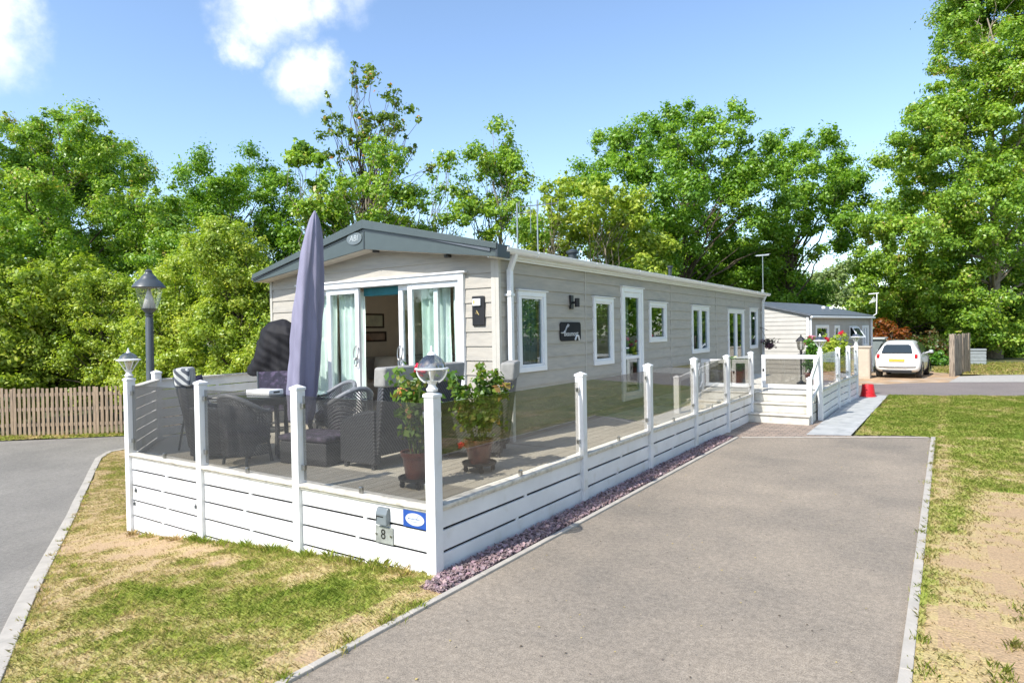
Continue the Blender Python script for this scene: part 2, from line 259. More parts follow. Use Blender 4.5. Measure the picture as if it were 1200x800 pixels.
# ---------------------------------------------------------------- object helpers
ORG = {}
def tag(o, label=None, cat=None, group=None, kind=None):
    if label: o['label'] = label
    if cat: o['category'] = cat
    if group: o['group'] = group
    if kind: o['kind'] = kind
    return o
def thing(name, label, cat, loc=(0, 0, 0), rz=0, group=None, world=False):
    o = bpy.data.objects.new(name, None); col.objects.link(o); o.location = loc; o.rotation_euler = (0, 0, rz); o.empty_display_size = .2
    ORG[o.name] = Vector(loc) if world else Vector((0, 0, 0))
    return tag(o, label, cat, group)
def copy_tree(o, parent=None):
    c = o.copy(); col.objects.link(c); c.parent = parent
    for ch in o.children: copy_tree(ch, c)
    return c
def copy_thing(o, label, loc, rz=0, sc=None, group=None):
    c = copy_tree(o); c.location = loc; c.rotation_euler = (0, 0, rz); c['label'] = label
    if sc: c.scale = sc if hasattr(sc, '__len__') else (sc, sc, sc)
    if group: c['group'] = group
    return c
class MB:
    def __init__(s): s.v = []; s.f = []; s.M = None; s.cuts = []
    def add(s, vs, fs):
        b = len(s.v); s.cuts.append((b, len(s.f)))
        s.v += [tuple(s.M @ Vector(p)) if s.M is not None else tuple(p) for p in vs]; s.f += [tuple(i + b for i in f) for f in fs]; return s
    def box(s, x0, x1, y0, y1, z0, z1):
        return s.add([(x0, y0, z0), (x1, y0, z0), (x1, y1, z0), (x0, y1, z0), (x0, y0, z1), (x1, y0, z1), (x1, y1, z1), (x0, y1, z1)],
                     [(0, 3, 2, 1), (4, 5, 6, 7), (0, 1, 5, 4), (1, 2, 6, 5), (2, 3, 7, 6), (3, 0, 4, 7)])
    def fbox(s, F, a0, a1, b0, b1, c0, c1):
        vs = [F(a, b, c) for b in (b0, b1) for (a, c) in ((a0, c0), (a1, c0), (a1, c1), (a0, c1))]
        return s.add(vs, [(0, 3, 2, 1), (4, 5, 6, 7), (0, 1, 5, 4), (1, 2, 6, 5), (2, 3, 7, 6), (3, 0, 4, 7)])
    def quad(s, a, b, c, d): return s.add([a, b, c, d], [(0, 1, 2, 3)])
    def bar(s, p, q, w, h, up=(0, 0, 1)):           # rectangular bar from p to q
        p, q = Vector(p), Vector(q); d = (q - p).normalized(); up = Vector(up); sd_ = d.cross(up)
        if sd_.length < 1e-4: sd_ = d.cross(Vector((1, 0, 0)))
        sd_.normalize(); u = sd_.cross(d); vs = []
        for e in (p, q):
            for (i, j) in ((-1, -1), (1, -1), (1, 1), (-1, 1)): vs.append(tuple(e + sd_ * (i * w / 2) + u * (j * h / 2)))
        return s.add(vs, [(0, 1, 2, 3), (7, 6, 5, 4), (0, 4, 5, 1), (1, 5, 6, 2), (2, 6, 7, 3), (3, 7, 4, 0)])
    def tube(s, pts, rad, n=8, cap=True):
        pts = [Vector(p) for p in pts]
        if not hasattr(rad, '__len__'): rad = [rad] * len(pts)
        rings = []; ref = None
        for i, p in enumerate(pts):
            d = (pts[min(i + 1, len(pts) - 1)] - pts[max(i - 1, 0)])
            d = d.normalized() if d.length > 1e-9 else Vector((0, 0, 1))
            if ref is None: ref = d.orthogonal().normalized()
            a = (ref - d * ref.dot(d)); a = a.normalized() if a.length > 1e-6 else d.orthogonal().normalized(); ref = a; b = d.cross(a)
            rings.append([tuple(p + (a * math.cos(2 * math.pi * k / n) + b * math.sin(2 * math.pi * k / n)) * rad[i]) for k in range(n)])
        vs = [v for r in rings for v in r]; fs = []
        for i in range(len(pts) - 1):
            for k in range(n): fs.append((i * n + k, i * n + (k + 1) % n, (i + 1) * n + (k + 1) % n, (i + 1) * n + k))
        if cap: fs.append(tuple(reversed(range(n)))); fs.append(tuple(range((len(pts) - 1) * n, len(pts) * n)))
        return s.add(vs, fs)
    def lathe(s, prof, c=(0, 0, 0), n=16, cap=True):
        return s.tube_z([(c[0], c[1], c[2] + z) for r, z in prof], [r for r, z in prof], n, cap)
    def tube_z(s, pts, rad, n, cap):
        vs = []; fs = []
        for p, r in zip(pts, rad):
            for k in range(n): a = 2 * math.pi * k / n; vs.append((p[0] + r * math.cos(a), p[1] + r * math.sin(a), p[2]))
        for i in range(len(pts) - 1):
            for k in range(n): fs.append((i * n + k, i * n + (k + 1) % n, (i + 1) * n + (k + 1) % n, (i + 1) * n + k))
        if cap: fs.append(tuple(reversed(range(n)))); fs.append(tuple(range((len(pts) - 1) * n, len(pts) * n)))
        return s.add(vs, fs)
    def prism(s, poly, axis, a0, a1):               # poly of 2D points swept along axis
        def P(p, a): return {'x': (a, p[0], p[1]), 'y': (p[0], a, p[1]), 'z': (p[0], p[1], a)}[axis]
        n = len(poly); vs = [P(p, a0) for p in poly] + [P(p, a1) for p in poly]
        return s.add(vs, [tuple(reversed(range(n))), tuple(range(n, 2 * n))] + [(i, (i + 1) % n, n + (i + 1) % n, n + i) for i in range(n)])
    def build_each(s, name, m, parent=None, per=1, **kw):        # every `per` added pieces become one part of their own
        st = s.cuts[::per] + [(len(s.v), len(s.f))]; out = []
        for (v0, f0), (v1, f1) in zip(st[:-1], st[1:]):
            q = MB(); q.v = s.v[v0:v1]; q.f = [tuple(i - v0 for i in f) for f in s.f[f0:f1]]; out.append(q.build(name, m, parent, **kw))
        return out
    def build(s, name, m, parent=None, bevel=0, smooth=False, sub=0, fixn=True, seg=2):
        me = bpy.data.meshes.new(name)
        org = Vector((0, 0, 0)); p = parent
        while p is not None:
            if p.name in ORG: org = ORG[p.name]; break
            p = p.parent
        me.from_pydata([tuple(Vector(v) - org) for v in s.v], [], s.f); me.update()
        if fixn:
            bm = bmesh.new(); bm.from_mesh(me); bmesh.ops.recalc_face_normals(bm, faces=bm.faces); bm.to_mesh(me); bm.free()
        if m: me.materials.append(m)
        o = bpy.data.objects.new(name, me); col.objects.link(o); o.parent = parent
        if smooth:
            for p in me.polygons: p.use_smooth = True
            if smooth != 'all': me.set_sharp_from_angle(angle=R(40))
        if sub: sm = o.modifiers.new('sub', 'SUBSURF'); sm.levels = sub; sm.render_levels = sub
        if bevel: bv = o.modifiers.new('bevel', 'BEVEL'); bv.width = bevel; bv.segments = seg; bv.limit_method = 'ANGLE'; bv.angle_limit = R(40)
        return o
def text_mesh(name, txt, size, m, parent, M, ext=.002, align='CENTER'):
    cu = bpy.data.curves.new(name, 'FONT'); cu.body = txt; cu.size = size; cu.extrude = ext; cu.align_x = align; cu.align_y = 'CENTER'; cu.resolution_u = 3
    tmp = bpy.data.objects.new('tmp', cu); col.objects.link(tmp); dg = bpy.context.evaluated_depsgraph_get()
    me = bpy.data.meshes.new_from_object(tmp.evaluated_get(dg)); bpy.data.objects.remove(tmp)
    org = Vector((0, 0, 0)); p = parent
    while p is not None:
        if p.name in ORG: org = ORG[p.name]; break
        p = p.parent
    me.transform(M); me.transform(Matrix.Translation(-org)); me.materials.clear(); me.materials.append(m)
    o = bpy.data.objects.new(name, me); col.objects.link(o); o.parent = parent; return o
FRONTM = lambda x, y, z: Matrix(((1, 0, 0, x), (0, 0, -1, y), (0, 1, 0, z), (0, 0, 0, 1)))      # lies in XZ facing -Y
SIDEM = lambda x, y, z: Matrix(((0, 0, 1, x), (1, 0, 0, y), (0, 1, 0, z), (0, 0, 0, 1)))       # lies in YZ facing +X
def np_mesh(name, V, nper, m, parent=None, tone=None, colr=None, world_thing=None, smooth=False):
    """V: (F*nper,3) unshared polygons of nper corners"""
    V = np.asarray(V, np.float32); F = len(V) // nper
    me = bpy.data.meshes.new(name); me.vertices.add(len(V)); me.vertices.foreach_set('co', V.ravel())
    me.loops.add(len(V)); me.loops.foreach_set('vertex_index', np.arange(len(V), dtype=np.int32))
    me.polygons.add(F); me.polygons.foreach_set('loop_start', np.arange(0, len(V), nper, dtype=np.int32))
    if tone is not None:
        a = me.attributes.new('tone', 'FLOAT', 'FACE'); a.data.foreach_set('value', np.asarray(tone, np.float32))
    if colr is not None:
        a = me.attributes.new('col', 'FLOAT_COLOR', 'FACE'); c4 = np.ones((F, 4), np.float32); c4[:, :3] = colr; a.data.foreach_set('color', c4.ravel())
    me.update(calc_edges=True); me.materials.append(m)
    o = bpy.data.objects.new(name, me); col.objects.link(o); o.parent = parent; return o

# ---------------------------------------------------------------- terrain
HX = [-14, -11, -8.7, -7, -5.3, -3.5]; HZ = [-.75, -.65, -.48, -.29, -.11, 0]
def H(x): return float(np.interp(x, HX, HZ))
def sheet(name, poly, dz, m, thick=0):
    bm = bmesh.new(); vs = [bm.verts.new((x, y, 0)) for x, y in poly]; bm.faces.new(vs)
    for hx in HX:
        bmesh.ops.bisect_plane(bm, geom=bm.verts[:] + bm.edges[:] + bm.faces[:], plane_co=(hx, 0, 0), plane_no=(1, 0, 0))
    for v in bm.verts: v.co.z = H(v.co.x) + dz
    bmesh.ops.recalc_face_normals(bm, faces=bm.faces)
    for f in bm.faces:
        if f.normal.z < 0: f.normal_flip()
    if thick:
        r = bmesh.ops.extrude_face_region(bm, geom=bm.faces[:])
        for g in r['geom']:
            if isinstance(g, bmesh.types.BMVert): g.co.z -= 0
        for v in bm.verts:
            pass
    me = bpy.data.meshes.new(name); bm.to_mesh(me); bm.free(); me.materials.append(m)
    o = bpy.data.objects.new(name, me); col.objects.link(o); return tag(o, kind='structure')
sheet('ground', [(-260, -260), (260, -260), (260, 260), (-260, 260)], -.03, GROUNDM)
KL = [(-3.25, .70), (-4.2, 1.14), (-5.16, 1.59), (-6.5, 2.19), (-8.54, 3.14), (-11.82, 4.73), (-14.6, 6.12), (-16.2, 6.95), (-16.9, 7.5), (-17.0, 8.3), (-16.2, 9.6), (-14, 11.6)]
sheet('road', [(6, .6), (6, -30), (-60, -30), (-60, -8), (-24.5, 4.6), (-21.6, 6.85), (-19.35, 8.98), (-15, 12.6), (-14, 11.6)] + KL[::-1][1:] + [(-3.2, .66)], .0, ROADL)
sheet('driveway', [(-3.165, .5), (-.20, .5), (-.185, 13.60), (-3.165, 12.05)], .006, DRIVE)
sheet('block_paving', [(-3.5, 11.85), (-3.12, 12.05), (-.24, 13.56), (-.6, 13.6), (-1.44, 13.18), (-2.15, 12.92), (-2.15, 15.3), (-3.5, 15.3)], .01, BLOCKP)
sheet('concrete_path', [(-2.15, 12.92), (-1.44, 13.18), (-1.36, 21.35), (-2.15, 21.0)], .014, PATHM)
sheet('far_road', [(-14, 17.0), (-1.9, 21.25), (1.8, 22.6), (14, 27), (30, 33), (30, 40), (14, 33), (2.23, 27.9), (.06, 27.0), (-1.17, 26.15), (-2.6, 24.45), (-14, 20)], .004, ROADB)
sheet('dirt_patch', [(-4.2, 23.6), (-2.6, 24.4), (-1.17, 26.1), (.1, 27.0), (.5, 30.4), (-.2, 33), (-4.5, 34)], .009, DIRT)
sheet('gravel_patch', [(.1, 27.0), (2.23, 27.9), (14, 33), (14, 37), (3.2, 32.2), (1.3, 31.2), (.45, 30.2)], .012, GRAVEL)
def kerb(pts, w, z0, z1, name='kerb'):
    mb = MB()
    P = []
    for i in range(len(pts) - 1):       # concrete edging laid as 0.9 m lengths
        a, b = Vector((*pts[i], 0)), Vector((*pts[i + 1], 0)); n = max(1, round((b - a).length / .9))
        for k in range(n):
            p = a.lerp(b, k / n); q = a.lerp(b, (k + 1) / n); d = (q - p).normalized(); q = q - d * .003; s_ = Vector((-d.y, d.x, 0)) * w / 2
            vs = []
            for e in (p, q):
                for sg in (-1, 1):
                    for z in (z0, z1): vs.append((e.x + sg * s_.x, e.y + sg * s_.y, H(e.x) + z))
            mb.add(vs, [(0, 1, 3, 2), (4, 6, 7, 5), (0, 4, 5, 1), (2, 3, 7, 6), (1, 5, 7, 3), (0, 2, 6, 4)])
    return tag(mb.build(name, KERB, bevel=.005), kind='structure')
kerb(KL, .125, -.08, .034)
kerb([(-3.17, .75), (-3.17, 12.05)], .055, -.08, .026)
kerb([(-.205, .6), (-.19, 8), (-.18, 13.6)], .068, -.08, .028)
kerb([(-3.1, 12.10), (-.26, 13.63)], .06, -.08, .016)

# ---- numpy value noise for lawns
rng = np.random.default_rng(7)
LAT = rng.random((256, 256))
def vnoise(x, y):
    xi = np.floor(x).astype(int); yi = np.floor(y).astype(int); fx = x - xi; fy = y - yi; fx = fx * fx * (3 - 2 * fx); fy = fy * fy * (3 - 2 * fy)
    g = lambda i, j: LAT[i % 256, j % 256]
    return (g(xi, yi) * (1 - fx) + g(xi + 1, yi) * fx) * (1 - fy) + (g(xi, yi + 1) * (1 - fx) + g(xi + 1, yi + 1) * fx) * fy
def fbm(x, y, s, o=4):
    t = 0; a = 1; n = 0
    for i in range(o): t = t + a * vnoise(x * s + 17 * i, y * s + 31 * i); n += a; a *= .55; s *= 2.05
    return t / n
RAMP_T = np.array([0, .28, .48, .66, .85, 1.0]); RAMP_C = np.array([(.21, .28, .042), (.30, .335, .065), (.38, .345, .115), (.445, .355, .165), (.43, .315, .165), (.40, .28, .165)])
def lawn_dry(x, y, bare):                   # 0 lush green .. 1 bare dry soil
    d = .45 + .62 * (fbm(x, y, .75, 5) - .5) + .8 * (fbm(x + 50, y, 2.6, 5) - .5) + .75 * (fbm(x, y + 70, 9, 3) - .5)
    return np.clip(d + bare, 0, 1)
def ramp(d): return np.stack([np.interp(d, RAMP_T, RAMP_C[:, k]) for k in range(3)], -1)
def inpoly(x, y, poly):
    r = np.zeros(len(x), bool); n = len(poly)
    for i in range(n):
        (x1, y1), (x2, y2) = poly[i], poly[(i + 1) % n]
        c = ((y1 > y) != (y2 > y)) & (x < (x2 - x1) * (y - y1) / (y2 - y1 + 1e-12) + x1); r ^= c
    return r
SOILT = attrmat('lawn_ground', bump=.8, bscale=45, var=.22, vscale=70)
BLADE = attrmat('grass_blade', rough=.6, bump=0, var=.12, vscale=30, trans=.5)
Hv = lambda x: np.interp(x, HX, HZ)
def lawn(name, poly, bare, step, dens, hmin, hmax, wid, label, bound=None, thin=.42):
    P = np.array(poly); x0, y0 = P.min(0); x1, y1 = P.max(0)
    gx = np.arange(x0, x1, step); gy = np.arange(y0, y1, step); X, Y = np.meshgrid(gx, gy, indexing='ij'); x = X.ravel(); y = Y.ravel()
    k = inpoly(x + step / 2, y + step / 2, poly); x = x[k]; y = y[k]; cx = x + step / 2; cy = y + step / 2
    c = ramp(lawn_dry(cx, cy, bare(cx, cy)))
    bz = lambda a, b: Hv(a) + .018 + .03 * (fbm(a, b, 1.5, 3) - .5) 
    V = np.stack([np.stack([x + i * step, y + j * step, bz(x + i * step, y + j * step)], -1) for i, j in ((0, 0), (1, 0), (1, 1), (0, 1))], 1).reshape(-1, 3)
    tag(np_mesh(name, V, 4, SOILT, colr=c), kind='structure')
    # blades
    n = int((x1 - x0) * (y1 - y0) * dens); bx = rng.uniform(x0, x1, n); by = rng.uniform(y0, y1, n)
    k = inpoly(bx, by, poly)
    if bound is not None: k &= bound(bx, by)
    bx = bx[k]; by = by[k]; dr = lawn_dry(bx, by, bare(bx, by)); k = rng.random(len(bx)) < np.interp(dr, [0, .45, .65, .85, 1], [1, .9, .6, .2, .03]); bx = bx[k]; by = by[k]; dr = dr[k]
    n = len(bx); h = rng.uniform(hmin, hmax, n) * (1.15 - .6 * dr); w = rng.uniform(.6, 1.3, n) * wid; a = rng.uniform(0, 6.283, n); ln = rng.uniform(.5, 1.7, n) * h
    z = bz(bx, by) - .004; dx = np.cos(a); dy = np.sin(a); b = np.stack([bx, by, z], -1); sd = np.stack([-dy * w, dx * w, 0 * w], -1)
    mid = b + np.stack([dx * ln * .35, dy * ln * .35, h * .6], -1); tip = b + np.stack([dx * ln, dy * ln, h], -1)
    V = np.stack([b - sd, b + sd, mid + sd * .8, tip, mid - sd * .8], 1).reshape(-1, 3)
    c = ramp(np.clip(dr + .02 + rng.normal(0, .12, n), 0, .8)) * rng.uniform(1.1, 1.6, (n, 1)) * (1 - .18 * dr[:, None])
    o = np_mesh('grass', V, 5, BLADE, colr=c); tag(o, label, 'grass', kind='stuff')
FL = [(-3.195, .8)] + [(x, y + .06) for x, y in KL[1:9]] + [(-16.2, 9.2), (-14, 11.2), (-9.9, 8.0), (-9.75, 5.02), (-8.5, 4.02), (-3.5, 4.02), (-3.195, 3.7)]
def bare_f(x, y):
    return .03 + .20 * np.exp(-((y - 3.55) / .5) ** 2) * (x < -4.4) * (x > -9) + .18 * (x < -6.2) - .34 * np.exp(-(((x + 5.3) / 1.3) ** 2 + ((y - 2.75) / .55) ** 2)) - .30 * np.exp(-(((x + 3.9) / .5) ** 2 + ((y - 3.3) / .6) ** 2)) + .22 * (x > -3.5) - .15 * np.exp(-(((x + 7.2) / .5) ** 2 + ((y - 3.0) / .4) ** 2))
lawn('lawn', FL, bare_f, .05, 7000, .012, .036, .0022, 'patchy sun-dried grass on the slope in front of the deck', bound=lambda x, y: (x > -17) )
RL = [(-.175, 1), (-.15, 13.60), (-.5, 13.60), (-1.38, 13.3), (-1.32, 21.3), (1.8, 22.5), (12, 26), (12, 1)]
def bare_r(x, y):
    soil = np.clip(1 - np.abs(x - .35 - .06 * (y - 4)) / (.62 - .035 * (y - 4)), 0, 1) * (y < 9.5)
    return -.14 + .74 * np.sqrt(np.clip(soil, 0, 1)) + .25 * np.exp(-((x + .05) / .12) ** 2) - .10 * (y > 14) + .12 * np.exp(-(((x - 1.2) / .8) ** 2 + ((y - 10.5) / 1.2) ** 2))
lawn('lawn', RL, bare_r, .07, 3200, .014, .040, .0030, 'green lawn right of the driveway with a bare brown soil strip', bound=lambda x, y: (x < 2.4 + .22 * (y - 2)) & ((y < 12) | (rng.random(len(x)) < .7)))
FV = [(-24.5, 4.7), (-21.6, 6.95), (-19.35, 9.08), (-15, 12.7), (-15.4, 13.1), (-19.8, 9.55), (-22.3, 7.5), (-25, 5.3)]
lawn('verge', FV, lambda x, y: -.02 + 0 * x, .12, 700, .04, .10, .009, 'strip of long yellow-green grass along the foot of the picket fence')
GV = [(.6, 31.4), (1.3, 31.4), (3.2, 32.4), (14, 37.2), (14, 42), (2, 41), (-.5, 36), (-.4, 32.6)]
lawn('verge', GV, lambda x, y: -.02 + .1 * (y < 36), .15, 300, .03, .12, .012, 'rough grass verge beyond the gravel by the weathered board fence')

def tufts(segs, label):
    V = []; cs = []
    for (p, q, n, hh) in segs:
        for _ in range(n):
            u = rng.random(); cx = p[0] + (q[0] - p[0]) * u + rng.normal(0, .02); cy = p[1] + (q[1] - p[1]) * u + rng.normal(0, .02); k = rng.integers(10, 34); sp = rng.uniform(.012, .045); hs = hh * rng.uniform(.5, 1.3); dr = float(lawn_dry(np.array([cx]), np.array([cy]), 0)[0]) - .12
            for _2 in range(k):
                x, y = cx + rng.normal(0, sp), cy + rng.normal(0, sp); z = H(x) + .006; h = hs * rng.uniform(.5, 1.1); a = rng.uniform(0, 6.28); ln = h * rng.uniform(.2, .9); w = rng.uniform(.0012, .0026); dx, dy = math.cos(a), math.sin(a)
                V += [(x - dy * -w, y + dx * -w, z), (x - dy * w, y + dx * w, z), (x + dx * ln * .35 - dy * w * .8, y + dy * ln * .35 + dx * w * .8, z + h * .6), (x + dx * ln, y + dy * ln, z + h), (x + dx * ln * .35 + dy * w * .8, y + dy * ln * .35 - dx * w * .8, z + h * .6)]
                cs.append(ramp(np.array([min(.8, max(0, dr + rng.normal(0, .15)))]))[0] * rng.uniform(1.2, 1.8))
    tag(np_mesh('grass', np.array(V), 5, BLADE, colr=np.array(cs)), label, 'grass', kind='stuff')
tufts([((-8.4, 3.93), (-3.7, 3.93), 85, .085), ((-3.215, 1.6), (-3.215, 3.7), 26, .05), ((-5.1, 1.68), (-9, 3.42), 40, .05), ((-9, 3.42), (-14, 5.9), 30, .06), ((-.15, 3.5), (-.14, 13.5), 60, .05), ((-1.33, 13.5), (-1.30, 21.2), 40, .05), ((.2, 4.2), (1.2, 9.5), 60, .06), ((-8, 3.0), (-4, 2.2), 50, .05)], 'longer grass tufts along the kerbs and under the white boards')
# ---- slate chips
def grit():
    n = 420; x = rng.uniform(-3.0, -.3, n); y = rng.uniform(2, 12, n); s_ = rng.uniform(.003, .011, n); a = rng.uniform(0, 6.28, n); V = []
    for k in range(4): V.append(np.stack([x + s_ * np.cos(a + k * 1.571) * rng.uniform(.6, 1.2, n), y + s_ * np.sin(a + k * 1.571), .010 + rng.uniform(0, .006, n)], -1))
    c = np.array([(.10, .075, .05), (.36, .30, .22), (.42, .33, .12), (.16, .13, .11)])[rng.integers(0, 4, n)]
    tag(np_mesh('loose_grit', np.stack(V, 1).reshape(-1, 3), 4, attrmat('grit_stone', bump=0), colr=c), 'loose grit and leaf crumbs scattered over the driveway', 'grit', kind='stuff')
grit()
def slate():
    n = 8600; y = rng.uniform(3.95, 12.0, n); x = rng.uniform(-3.455, -3.215, n); n0 = 260
    y[:n0] = rng.uniform(3.74, 4.0, n0); x[:n0] = rng.uniform(-3.42, -3.21, n0)
    s = rng.uniform(.009, .026, n); V = []; K = 5
    ang = np.sort(rng.uniform(0, 6.283, (n, K)), axis=1) * .4 + np.linspace(0, 6.283, K, endpoint=False) * .6 + .6
    r = s[:, None] * rng.uniform(.7, 1.25, (n, K)); th = rng.uniform(.004, .010, n)
    nx = rng.normal(0, .38, n); ny = rng.normal(0, .38, n); zb = .012 + rng.uniform(0, .035, n)
    px = np.cos(ang) * r * rng.uniform(.6, 1, n)[:, None]; py = np.sin(ang) * r
    rot = rng.uniform(0, 6.283, n)[:, None]; qx = px * np.cos(rot) - py * np.sin(rot); qy = px * np.sin(rot) + py * np.cos(rot)
    top = np.stack([x[:, None] + qx, y[:, None] + qy, (zb + th)[:, None] + nx[:, None] * qx + ny[:, None] * qy], -1)
    bot = top.copy(); bot[..., 2] -= th[:, None]
    quads = []
    for i in range(K):
        j = (i + 1) % K; quads.append(np.stack([bot[:, i], bot[:, j], top[:, j], top[:, i]], 1))
    # pentagon top as quad + triangle-like quad
    quads.append(np.stack([top[:, 0], top[:, 1], top[:, 2], top[:, 3]], 1)); quads.append(np.stack([top[:, 0], top[:, 3], top[:, 4], (top[:, 4] + top[:, 0]) / 2], 1))
    V = np.stack(quads, 1).reshape(-1, 3)
    c = np.array([.27, .195, .20]) * rng.uniform(.55, 1.45, (n, 1)) * rng.uniform(.93, 1.07, (n, 3)); c = np.repeat(c, K + 2, axis=0)
    tag(np_mesh('slate_chippings', V, 4, attrmat('slate_chip', rough=.65, bump=.3, bscale=60, var=.15, vscale=40), colr=c), 'plum grey slate chippings along the side of the white deck', 'gravel', kind='stuff')
slate()
sheet('slate_bed', [(-3.5, 3.95), (-3.42, 3.74), (-3.2, 3.7), (-3.2, 12.03), (-3.62, 11.9), (-3.62, 4.02)], .016, mat('slate_dust', (.16, .12, .125), .95, var=.3, scale=20, bump=.5, bscale=50))

# ================================================================ the lodge
XL, XR, YF, YB = -9.9, -5.0, 7.13, 22.2
FX, EZ, AZ, AX = 6.83, 3.10, 3.70, -7.24          # fascia plane, eave height, apex height, apex x
ZB = .42
SF = lambda a, b, c: (XR + c, a, b)               # side wall frame (a along Y)
FF = lambda a, b, c: (a, YF - c, b)               # front wall frame (a along X)
def clad(mb, F, a0, a1, b0, b1, holes, row=.2, top=None, lip=.02):
    bl = b0
    while bl < b1 - 1e-6:
        bh = min(bl + row, b1); cuts = sorted({bl, bh} | {z for h in holes for z in (h[2], h[3]) if bl < z < bh})
        for u, w in zip(cuts[:-1], cuts[1:]):
            spans = [(a0, a1)]
            for h in holes:
                if h[2] < w - 1e-6 and h[3] > u + 1e-6:
                    ns = []
                    for s, e in spans:
                        if h[1] <= s or h[0] >= e: ns.append((s, e))
                        else:
                            if h[0] > s: ns.append((s, h[0]))
                            if h[1] < e: ns.append((h[1], e))
                    spans = ns
            c = lambda z: lip - (lip - .003) * (z - bl) / row
            for s, e in spans:
                if top is None: segs = [(s, e)]
                else:
                    n = max(1, int((e - s) / .15)); segs = [(s + (e - s) * i / n, s + (e - s) * (i + 1) / n) for i in range(n)]
                for p, q in segs:
                    wp, wq = (w, w) if top is None else (min(w, top(p)), min(w, top(q)))
                    if wp <= u and wq <= u: continue
                    wp = max(wp, u); wq = max(wq, u)
                    mb.add([F(p, u, c(u)), F(q, u, c(u)), F(q, wq, c(wq)), F(p, wp, c(wp))], [(0, 1, 2, 3)])
                    if u == bl: mb.add([F(p, u, lip), F(q, u, lip), F(q, u, -.002), F(p, u, -.002)], [(0, 1, 2, 3)])
        bl = bh
house = thing('lodge', 'long beige timber-clad holiday lodge with dark grey gable trim and open sliding doors', 'lodge', ((XL + XR) / 2, (YF + YB) / 2, 0), world=True)
SIDE_W = [  # a0,a1,b0,b1, leaves
    (7.56, 8.32, 1.43, 2.59, 1), (9.91, 10.69, 1.41, 2.58, 1), (11.05, 12.06, .68, 2.81, 'door'), (12.42, 13.37, 1.75, 2.57, 1),
    (15.06, 16.38, 1.42, 2.56, 2), (18.14, 19.82, .80, 2.54, 2), (20.54, 21.5, 1.37, 2.62, 1)]
DOORX = (-9.12, -5.56, .68, 2.84)
mb = MB(); clad(mb, SF, YF, YB, ZB, EZ - .02, [w[:4] for w in SIDE_W])
wall = mb.build('side_wall', CLAD, house)
rl = lambda a: np.interp(a, [XL, AX, XR], [2.99, 3.30, 3.0])
mb = MB(); clad(mb, FF, XL, XR, ZB, 3.4, [DOORX], top=lambda a: float(rl(a)) + .06)
mb.build('front_wall', CLAD, house)
mb = MB(); mb.quad((XL, YF, ZB), (XL, YB, ZB), (XL, YB, 3.1), (XL, YF, 3.1)); mb.add([(XL, YB, ZB), (XR, YB, ZB), (XR, YB, 3.1), (AX, YB, 3.65), (XL, YB, 3.1)], [(0, 1, 2, 3, 4)]); mb.build('rear_wall', CLAD, house)
mb = MB()
for (x, y) in ((XR, YF), (XL, YF), (XR, YB)):
    mb.box(x - .03 if x == XR else x - .028, x + .028 if x == XR else x + .03, y - .028 if y == YF else y - .03, y + .03 if y == YF else y + .028, ZB, 3.02)
mb.box(XR - .012 - .09, XR - .032, YF - .026, YF + .01, ZB, 3.0)
mb.build_each('corner_trim', TRIMC, house, bevel=.004)
mb = MB()
for a in (9.63, 13.67, 17.03, 19.95): mb.fbox(SF, a - .008, a + .008, ZB, EZ - .03, .0, .024)
mb.build_each('seam_strip', TRIMC, house)
# skirt under the cladding
# roof
mb = MB()
y0, y1 = FX - .02, YB + .25
mb.add([(XR + .10, y0, EZ + .02), (AX, y0, AZ - .01), (XL - .12, y0, EZ - .06), (XR + .10, y1, EZ + .02), (AX, y1, AZ - .01), (XL - .12, y1, EZ - .06),
        (XR + .10, y0, EZ - .04), (AX, y0, AZ - .07), (XL - .12, y0, EZ - .12), (XR + .10, y1, EZ - .04), (AX, y1, AZ - .07), (XL - .12, y1, EZ - .12)],
       [(0, 1, 4, 3), (1, 2, 5, 4), (6, 9, 10, 7), (7, 10, 11, 8), (0, 6, 7, 1), (1, 7, 8, 2), (3, 4, 10, 9), (4, 5, 11, 10), (0, 3, 9, 6), (2, 8, 11, 5)])
roof = mb.build('roof', ROOFM, house)
mb = MB(); mb.lathe([(.09, 0), (.09, .16), (.13, .17), (.13, .22), (.02, .26)], (-6.6, 12.2, 3.50), 12); mb.lathe([(.05, 0), (.05, .3), (.08, .31), (.08, .36)], (-6.2, 17.0, 3.38), 10)
mb.build_each('roof_vent', FASCD, roof, smooth=True)
# fascia of the gable: two boards each side + raised lip + soffit
def fascia_side(xa, za_t, za_b, xe, ze_t, ze_b, y, th):
    m_ = MB(); m_.add([(xa, y, za_t), (xe, y, ze_t), (xe, y, ze_b), (xa, y, za_b), (xa, y + th, za_t), (xe, y + th, ze_t), (xe, y + th, ze_b), (xa, y + th, za_b)],
                      [(0, 1, 2, 3), (7, 6, 5, 4), (0, 4, 5, 1), (1, 5, 6, 2), (2, 6, 7, 3), (3, 7, 4, 0)]); return m_
XE, XW = -4.79, -9.99
f1 = fascia_side(AX, AZ - .012, 3.29, XE, 3.13, 2.985, FX, .03); f2 = fascia_side(AX, AZ - .012, 3.29, XW, 3.05, 2.95, FX, .03); f1.add(f2.v, f2.f)
fas = f1.build('gable_fascia', FASC, house, bevel=.003)
lp = MB()
for (xe, zt) in ((XE, 3.13), (XW, 3.05)):
    q = fascia_side(AX, AZ + .03, AZ - .10, xe, zt + .03, zt - .045, FX - .035, .033); lp.add(q.v, q.f)
lp.build('roof_edge_trim', FASC, fas, bevel=.004)
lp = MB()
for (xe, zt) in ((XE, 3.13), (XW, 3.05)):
    q = fascia_side(AX, AZ - .115, AZ - .14, xe, zt - .06, zt - .085, FX - .006, .004); lp.add(q.v, q.f)
